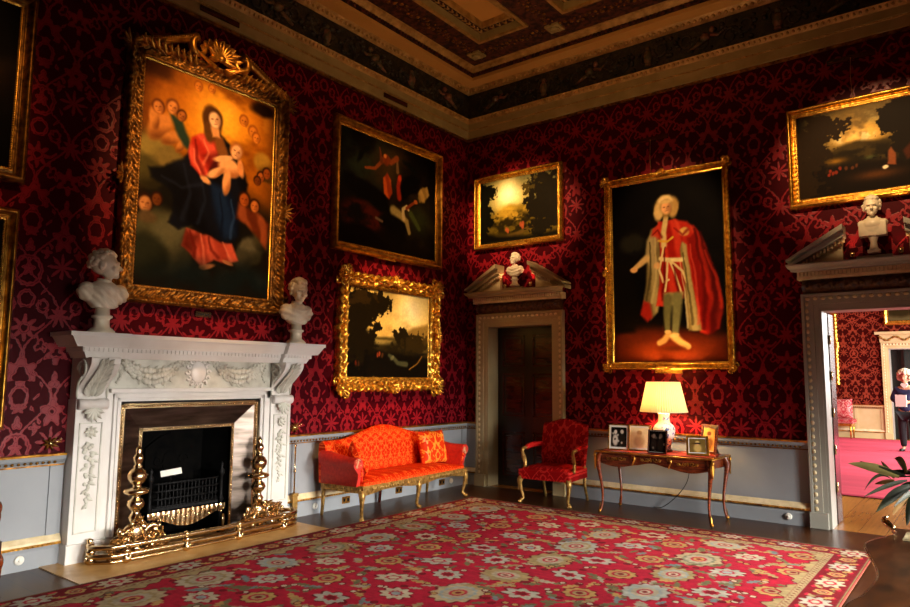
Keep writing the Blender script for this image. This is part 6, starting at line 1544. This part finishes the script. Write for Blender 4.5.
for s in (-1, 1):
    for q in (-1, 1): g = G(); pts = bez([(s*.46, q*.76, .64), (s*.50, q*.80, .5), (s*.45, q*.74, .25), (s*.49, q*.78, .02)], 6); g.tube(pts, lerps([.04, .04, .024, .016, .02], len(pts)), 10); g.build('leg', M['walnut'], ST)
# brass corner horn and paper lying on top
g = G(); g.tube(bez([(0, 0, 0), (-.03, .02, .02), (-.05, .06, .035), (-.03, .10, .05)], 5), lerps([.014, .02, .012, .004], 16), 8); o = g.build('brass_horn', M['brass']); o.location = (5.745, -3.86, .768); tag(o, 'little curled brass horn at the far left corner of the scalloped table', 'ornament')
g = G(); P = np.zeros((12, 8, 3))
for i in range(12):
    for j in range(8): P[i, j] = (i*.03, j*.032, .002+.004*math.sin(i*.5)+.004*math.cos(j*.7))
g.grid(P)
g.box(0, 0, 0, .33, .22, .002); o = g.build('folded_runner', nmat('cream_cloth', '#c8b488', '#d8c8a0', 30, .8)); o.location = (5.80, -4.07, .7545); tag(o, 'cream folded cloth on the far edge of the scalloped table, below the plant', 'cloth')
PT = thing('potted_plant', 'broad-leaved green plant leaning in from the right edge over the scalloped table', 'plant', (6.30, -3.95, .752), 0)
g = G(); g.lathe([(.08, 0), (.085, .02), (.11, .14), (.125, .19), (.12, .20), (.105, .18)], (0, 0, 0), 24); g.build('pot', nmat('glazed_pot', '#6a4a30', '#8a6a48', 8, .3), PT)
g = G(); g.lathe([(.108, .165), (.05, .18), (.01, .182)], (0, 0, 0), 16); g.build('soil', M['soot'], PT)
mleaf = nmat('dark_green_leaf', '#161a0c', '#2e3418', 9, .45); mold = nmat('olive_leaf', '#787240', '#9c8c54', 9, .4); mbr = nmat('withered_leaf', '#8a6434', '#b08850', 9, .5)
def wl(px, py, dy=0): return Vector((5.57+(px-850)*.00465-6.30, dy, 1.11-(py-463)*.0051-.752))
def plantleaf(g, b0, tip, w, arch=.02, dy=0.0):
    b, t = wl(*b0), wl(*tip, dy); d = t-b; n = 12; P = np.zeros((n, 5, 3)); up = Vector((0, 0, 1)); sd = d.cross(Vector((0, 1, .35))).normalized()
    for i in range(n):
        f = i/(n-1); c = b+d*f+up*(arch*4*f*(1-f)); ww = w*math.sin(PI*min(1, .06+f*.94))**.75*(1-.35*f)+.0008
        for j in range(5): q = (j-2)/2; P[i, j] = c+sd*(q*ww)+Vector((0, -.25*ww*(1-abs(q)), 0))
    g.grid(P)
for lst, nm, mt in (([((898, 474), (850, 463), .030, .012, -.06), ((905, 470), (893, 457), .022, .03, .05), ((893, 476), (880, 460), .014, .0, .04)], 'olive_leaves', mold),
      ([((904, 473), (861, 460), .013, .0, -.05), ((890, 477), (864, 490), .009, .045, -.03), ((905, 477), (865, 495), .014, .01, -.09), ((908, 482), (875, 510), .030, .015, -.07), ((910, 489), (903, 520), .022, .0, -.06), ((915, 470), (880, 473), .016, .01, .03), ((912, 478), (888, 498), .016, .015, .02), ((916, 484), (893, 502), .014, .01, -.1), ((935, 470), (905, 468), .024, .02, .06), ((940, 480), (912, 500), .03, .02, .0), ((945, 460), (925, 430), .025, .02, .06), ((960, 470), (990, 440), .03, .02, .05), ((965, 480), (1010, 480), .03, .02, -.08), ((960, 475), (950, 440), .03, .01, -.1), ((970, 490), (1000, 520), .03, .03, .1)], 'dark_leaves', mleaf),
      ([((909, 490), (890, 512), .026, .02, -.04), ((893, 478), (873, 484), .014, .0, .02), ((917, 492), (908, 528), .03, .0, -.05)], 'withered_leaves', mbr)):
    g = G()
    for b0, tip, w, ar, dy in lst: plantleaf(g, b0, tip, w, ar, dy)
    g.build(nm, mt, PT)
g = G()
for b0, m0 in (((898, 474), (940, 470)), ((905, 482), (945, 478)), ((915, 488), (950, 490)), ((905, 470), (950, 462)), ((960, 475), (965, 485))):
    g.tube(bez([tuple(wl(*b0)), tuple(wl(*m0)), (-.03, 0, .28), (0, 0, .17)], 6), lerps([.004, .007, .009], 19), 6)
g.build('stems', mleaf, PT)
M['mahog_seat'] = nmat('dark_seat_cover', '#2c0c08', '#3c120c', 20, .7)
make_chair('mahogany_armchair', 'polished mahogany chair arm poking in at the left edge before the dado', (.42, -6.65, 0), LW, M['mahog_seat'], M['walnut'])

# ================================================================ next room furniture and visitor
def prof_far(t): return .06+.04*bump(t, .3, .25)
tf = thing('gilt_mirror', 'big carved gilt frame on the far wall of the next room, beside the doorway', 'mirror', (2.18, 13.49, 2.52), 0)
g = G(); rails(g, 1.5, 2.2, .17, prof_far, rel3, .03, 8, rip3); g.box(-.7, -.01, -1.05, .7, 0, 1.05); g.build('frame', M['gilt_bright'], tf)
g = G(); g.box(-.59, -.03, -.94, .59, -.02, .94); g.build('mirror_glass', base_mat('old_mirror', '#302c28', .12, .9)[0], tf)
tf = thing('painting', 'small landscape over the far doorway of the next room', 'painting', (4.83, 13.49, 3.62), 0)
g = G(); rails(g, 1.55, 1.15, .12, prof_far, None, .05, 8); g.box(-.7, -.01, -.5, .7, 0, .5); g.build('frame', M['gilt_bright'], tf); canvas(1.32, .92, (lambda p: (p.clouds('#8a7a50', .7, .6, .8, .5, 4), p.blob(.3, .3, .4, .2, '#2c2410'), p.blob(1.1, .3, .4, .3, '#3c2c14'), p)[-1])(Paint(1.32, .92, .02, '#5a5030')), tf)
FS = thing('upholstered_settee', 'pink damask settee with a cushion against the far wall of the next room', 'settee', (2.72, 13.05, 0), 0)
g = G(); g.box(-.55, -.3, .40, .58, .3, .52); g.build('seat', M['far_fab'], FS, .03); g = G(); g.box(-.5, .2, .5, .5, .34, .95); g.build('backrest', M['far_fab'], FS, .04)
for s in (-1, 1):
    for q in (-1, 1): g = G(); g.tube([(s*.5, q*.25, .40), (s*.5, q*.25, 0)], [.028, .018], 8); g.build('leg', M['gilt_bright'], FS)
g = G(); g.box(-.52, -.29, .34, .54, .29, .40); g.build('seat_rail', M['gilt_bright'], FS, .005)
c = cushion('cushion', '', (2.98, 12.86, .80), (R(-10), 0, 0), .62, .54, .2, M['far_fab']); tag(c, 'plump pink damask cushion on the settee in the next room', 'cushion')
# visitor
def skin_mesh(name, pts, edges, rad, mat, parent, root=0, sub=2, post=None):
    me = bpy.data.meshes.new(name); me.from_pydata(pts, edges, []); o = bpy.data.objects.new(name, me); COL.objects.link(o)
    md = o.modifiers.new('skin', 'SKIN'); sv = me.skin_vertices[0].data if me.skin_vertices else None
    if sv is None:
        bm = bmesh.new(); bm.from_mesh(me); bm.verts.layers.skin.verify(); bm.to_mesh(me); bm.free(); sv = me.skin_vertices[0].data
    for i, r in enumerate(rad): sv[i].radius = r if hasattr(r, '__len__') else (r, r); sv[i].use_root = (i == root)
    s = o.modifiers.new('sub', 'SUBSURF'); s.levels = s.render_levels = sub
    dg = bpy.context.evaluated_depsgraph_get(); dg.update(); m2 = bpy.data.meshes.new_from_object(o.evaluated_get(dg)); bpy.data.objects.remove(o)
    m2.materials.clear(); m2.materials.append(mat); m2.polygons.foreach_set('use_smooth', [True]*len(m2.polygons)); q = bpy.data.objects.new(name, m2); COL.objects.link(q); q.parent = parent; return q
PR = thing('person', 'person with pale bushy hair and a navy jacket, holding a booklet', 'person', (4.74, 9.9, 0), R(-12))
msk_ = nmat('skin', '#c08868', '#cc9878', 10, .5); mnavy = nmat('navy_cloth', '#1c2044', '#262a54', 14, .75, bump=.1); mdark = nmat('dark_trousers', '#0c0d12', '#16171c', 14, .8); mhair = nmat('pale_hair', '#c8bc98', '#e0d8bc', 40, .7, bump=.4); 
# body: pelvis, spine, neck, head, arms, legs
B = [(0, 0, .86), (0, 0, 1.02), (0, .01, 1.20), (0, .015, 1.34), (0, .0, 1.405), (0, -.015, 1.47),
     (-.16, .01, 1.31), (-.265, .03, 1.10), (-.12, -.17, 1.05), (.16, .01, 1.31), (.25, .02, 1.08), (.10, -.19, 1.05),
     (-.09, 0, .80), (-.10, -.01, .46), (-.10, .02, .08), (-.11, -.10, .035), (.09, 0, .80), (.11, .0, .46), (.12, .03, .08), (.13, -.09, .035), (-.08, -.20, 1.045), (.06, -.215, 1.045)]
E_ = [(0, 1), (1, 2), (2, 3), (3, 4), (4, 5), (3, 6), (6, 7), (7, 8), (3, 9), (9, 10), (10, 11), (0, 12), (12, 13), (13, 14), (14, 15), (0, 16), (16, 17), (17, 18), (18, 19), (8, 20), (11, 21)]
rB = [(.15, .11), (.135, .10), (.15, .105), (.12, .08), .05, .052, .062, .046, .030, .062, .046, .030, .088, .06, .038, .03, .088, .06, .038, .03, .026, .026]
skin_mesh('body', B, E_, rB, msk_, PR)
Bj = [(0, 0, .80), (0, 0, 1.0), (0, .01, 1.20), (0, .015, 1.345), (-.165, .01, 1.31), (-.27, .03, 1.10), (-.135, -.155, 1.055), (.165, .01, 1.31), (.255, .02, 1.08), (.115, -.17, 1.055)]
skin_mesh('jacket', Bj, [(0, 1), (1, 2), (2, 3), (3, 4), (4, 5), (5, 6), (3, 7), (7, 8), (8, 9)], [(.19, .14), (.165, .125), (.175, .125), (.12, .085), .078, .060, .045, .078, .060, .045], mnavy, PR)
skin_mesh('trousers', [(0, 0, .84), (-.09, 0, .78), (-.10, -.01, .46), (-.10, .02, .09), (.09, 0, .78), (.11, 0, .46), (.12, .03, .09)], [(0, 1), (1, 2), (2, 3), (0, 4), (4, 5), (5, 6)], [(.16, .12), .10, .075, .062, .10, .075, .062], mdark, PR)
g = G(); g.ell((0, -.03, 1.555), (.075, .092, .115), 20, 16); g.ell((0, -.07, 1.50), (.045, .045, .045), 14, 10); g.tube([(0, -.115, 1.575), (0, -.135, 1.545), (0, -.128, 1.53)], [.009, .014, .010], 8)
for s in (-1, 1): g.ell((s*.075, -.015, 1.55), (.012, .022, .032), 10, 8)
hd = g.build('head', msk_, PR)
g = G()
for s in (-1, 1): g.ell((s*.03, -.118, 1.575), (.012, .006, .007), 8, 6)
g.build('eyes', M['black'], hd); g = G(); g.ell((0, -.118, 1.507), (.022, .008, .006), 10, 6); g.build('mouth', nmat('lips', '#a05048', '#a85850', 9), hd)
g = G(); rnd = random.Random(6)
for i in range(130):
    a = rnd.uniform(0, 2*PI); e = rnd.uniform(-.5, 1.5); x, y, z = math.cos(e)*math.cos(a), math.cos(e)*math.sin(a), math.sin(e)
    if y < -.35 and z < .45: continue
    g.ell((.120*x, -.01+.125*y, 1.59+.135*z), (.042, .042, .044), 8, 6)
g.build('hair', mhair, PR)
g = G(); g.prism([(-.07, 1.41), (0, 1.33), (.07, 1.41), (.05, 1.445), (-.05, 1.445)], -.085, -.06); g.build('collar', M['white'], PR, .006)
for s in (-1, 1):   # hands with five fingers closed on the booklet
    g = G(); hx = s*.075; g.ell((hx, -.225, 1.045), (.028, .035, .042), 12, 8)
    for i, (dz, ln) in enumerate(((.030, .055), (.010, .062), (-.010, .058), (-.030, .046))):
        g.tube(bez([(hx-s*.01, -.245, 1.045+dz), (hx-s*.030, -.262, 1.047+dz), (hx-s*(.030+ln*.5), -.262, 1.047+dz), (hx-s*(.03+ln*.6), -.25, 1.045+dz)], 4), lerps([.010, .009, .0085, .007], 13), 7)
    g.tube(bez([(hx, -.215, 1.075), (hx-s*.02, -.222, 1.095), (hx-s*.045, -.226, 1.095)], 4), lerps([.011, .009, .007], 9), 7); g.build('hand', msk_, PR)
for s in (-1, 1): g = G(); g.ell((s*.115, -.05, .038), (.05, .125, .038), 14, 8); g.build('shoe', M['mahog_dark'], PR)
PR.scale = (1.04,)*3
g = G(); g.box(-.125, -.30, .99, .09, -.285, 1.25); bk = g.build('booklet', M['white']); bk.location = (4.74, 9.9, 0); bk.rotation_euler = (0, 0, R(-12)); tag(bk, 'pale open booklet held by the person in the navy jacket', 'booklet')

# ================================================================ tidy names of the setting
n = 0; fix = {'floor_next_room': 'floor', 'ceiling_next_room': 'ceiling', 'ceiling_beams': 'ceiling', 'dark_interior_panel': 'dark_interior'}
for o in list(bpy.data.objects):
    if o.get('kind') == 'structure' and o.parent is None and o.name.startswith('trim_'):
        n += 1; o.name = 'trim_%d' % n
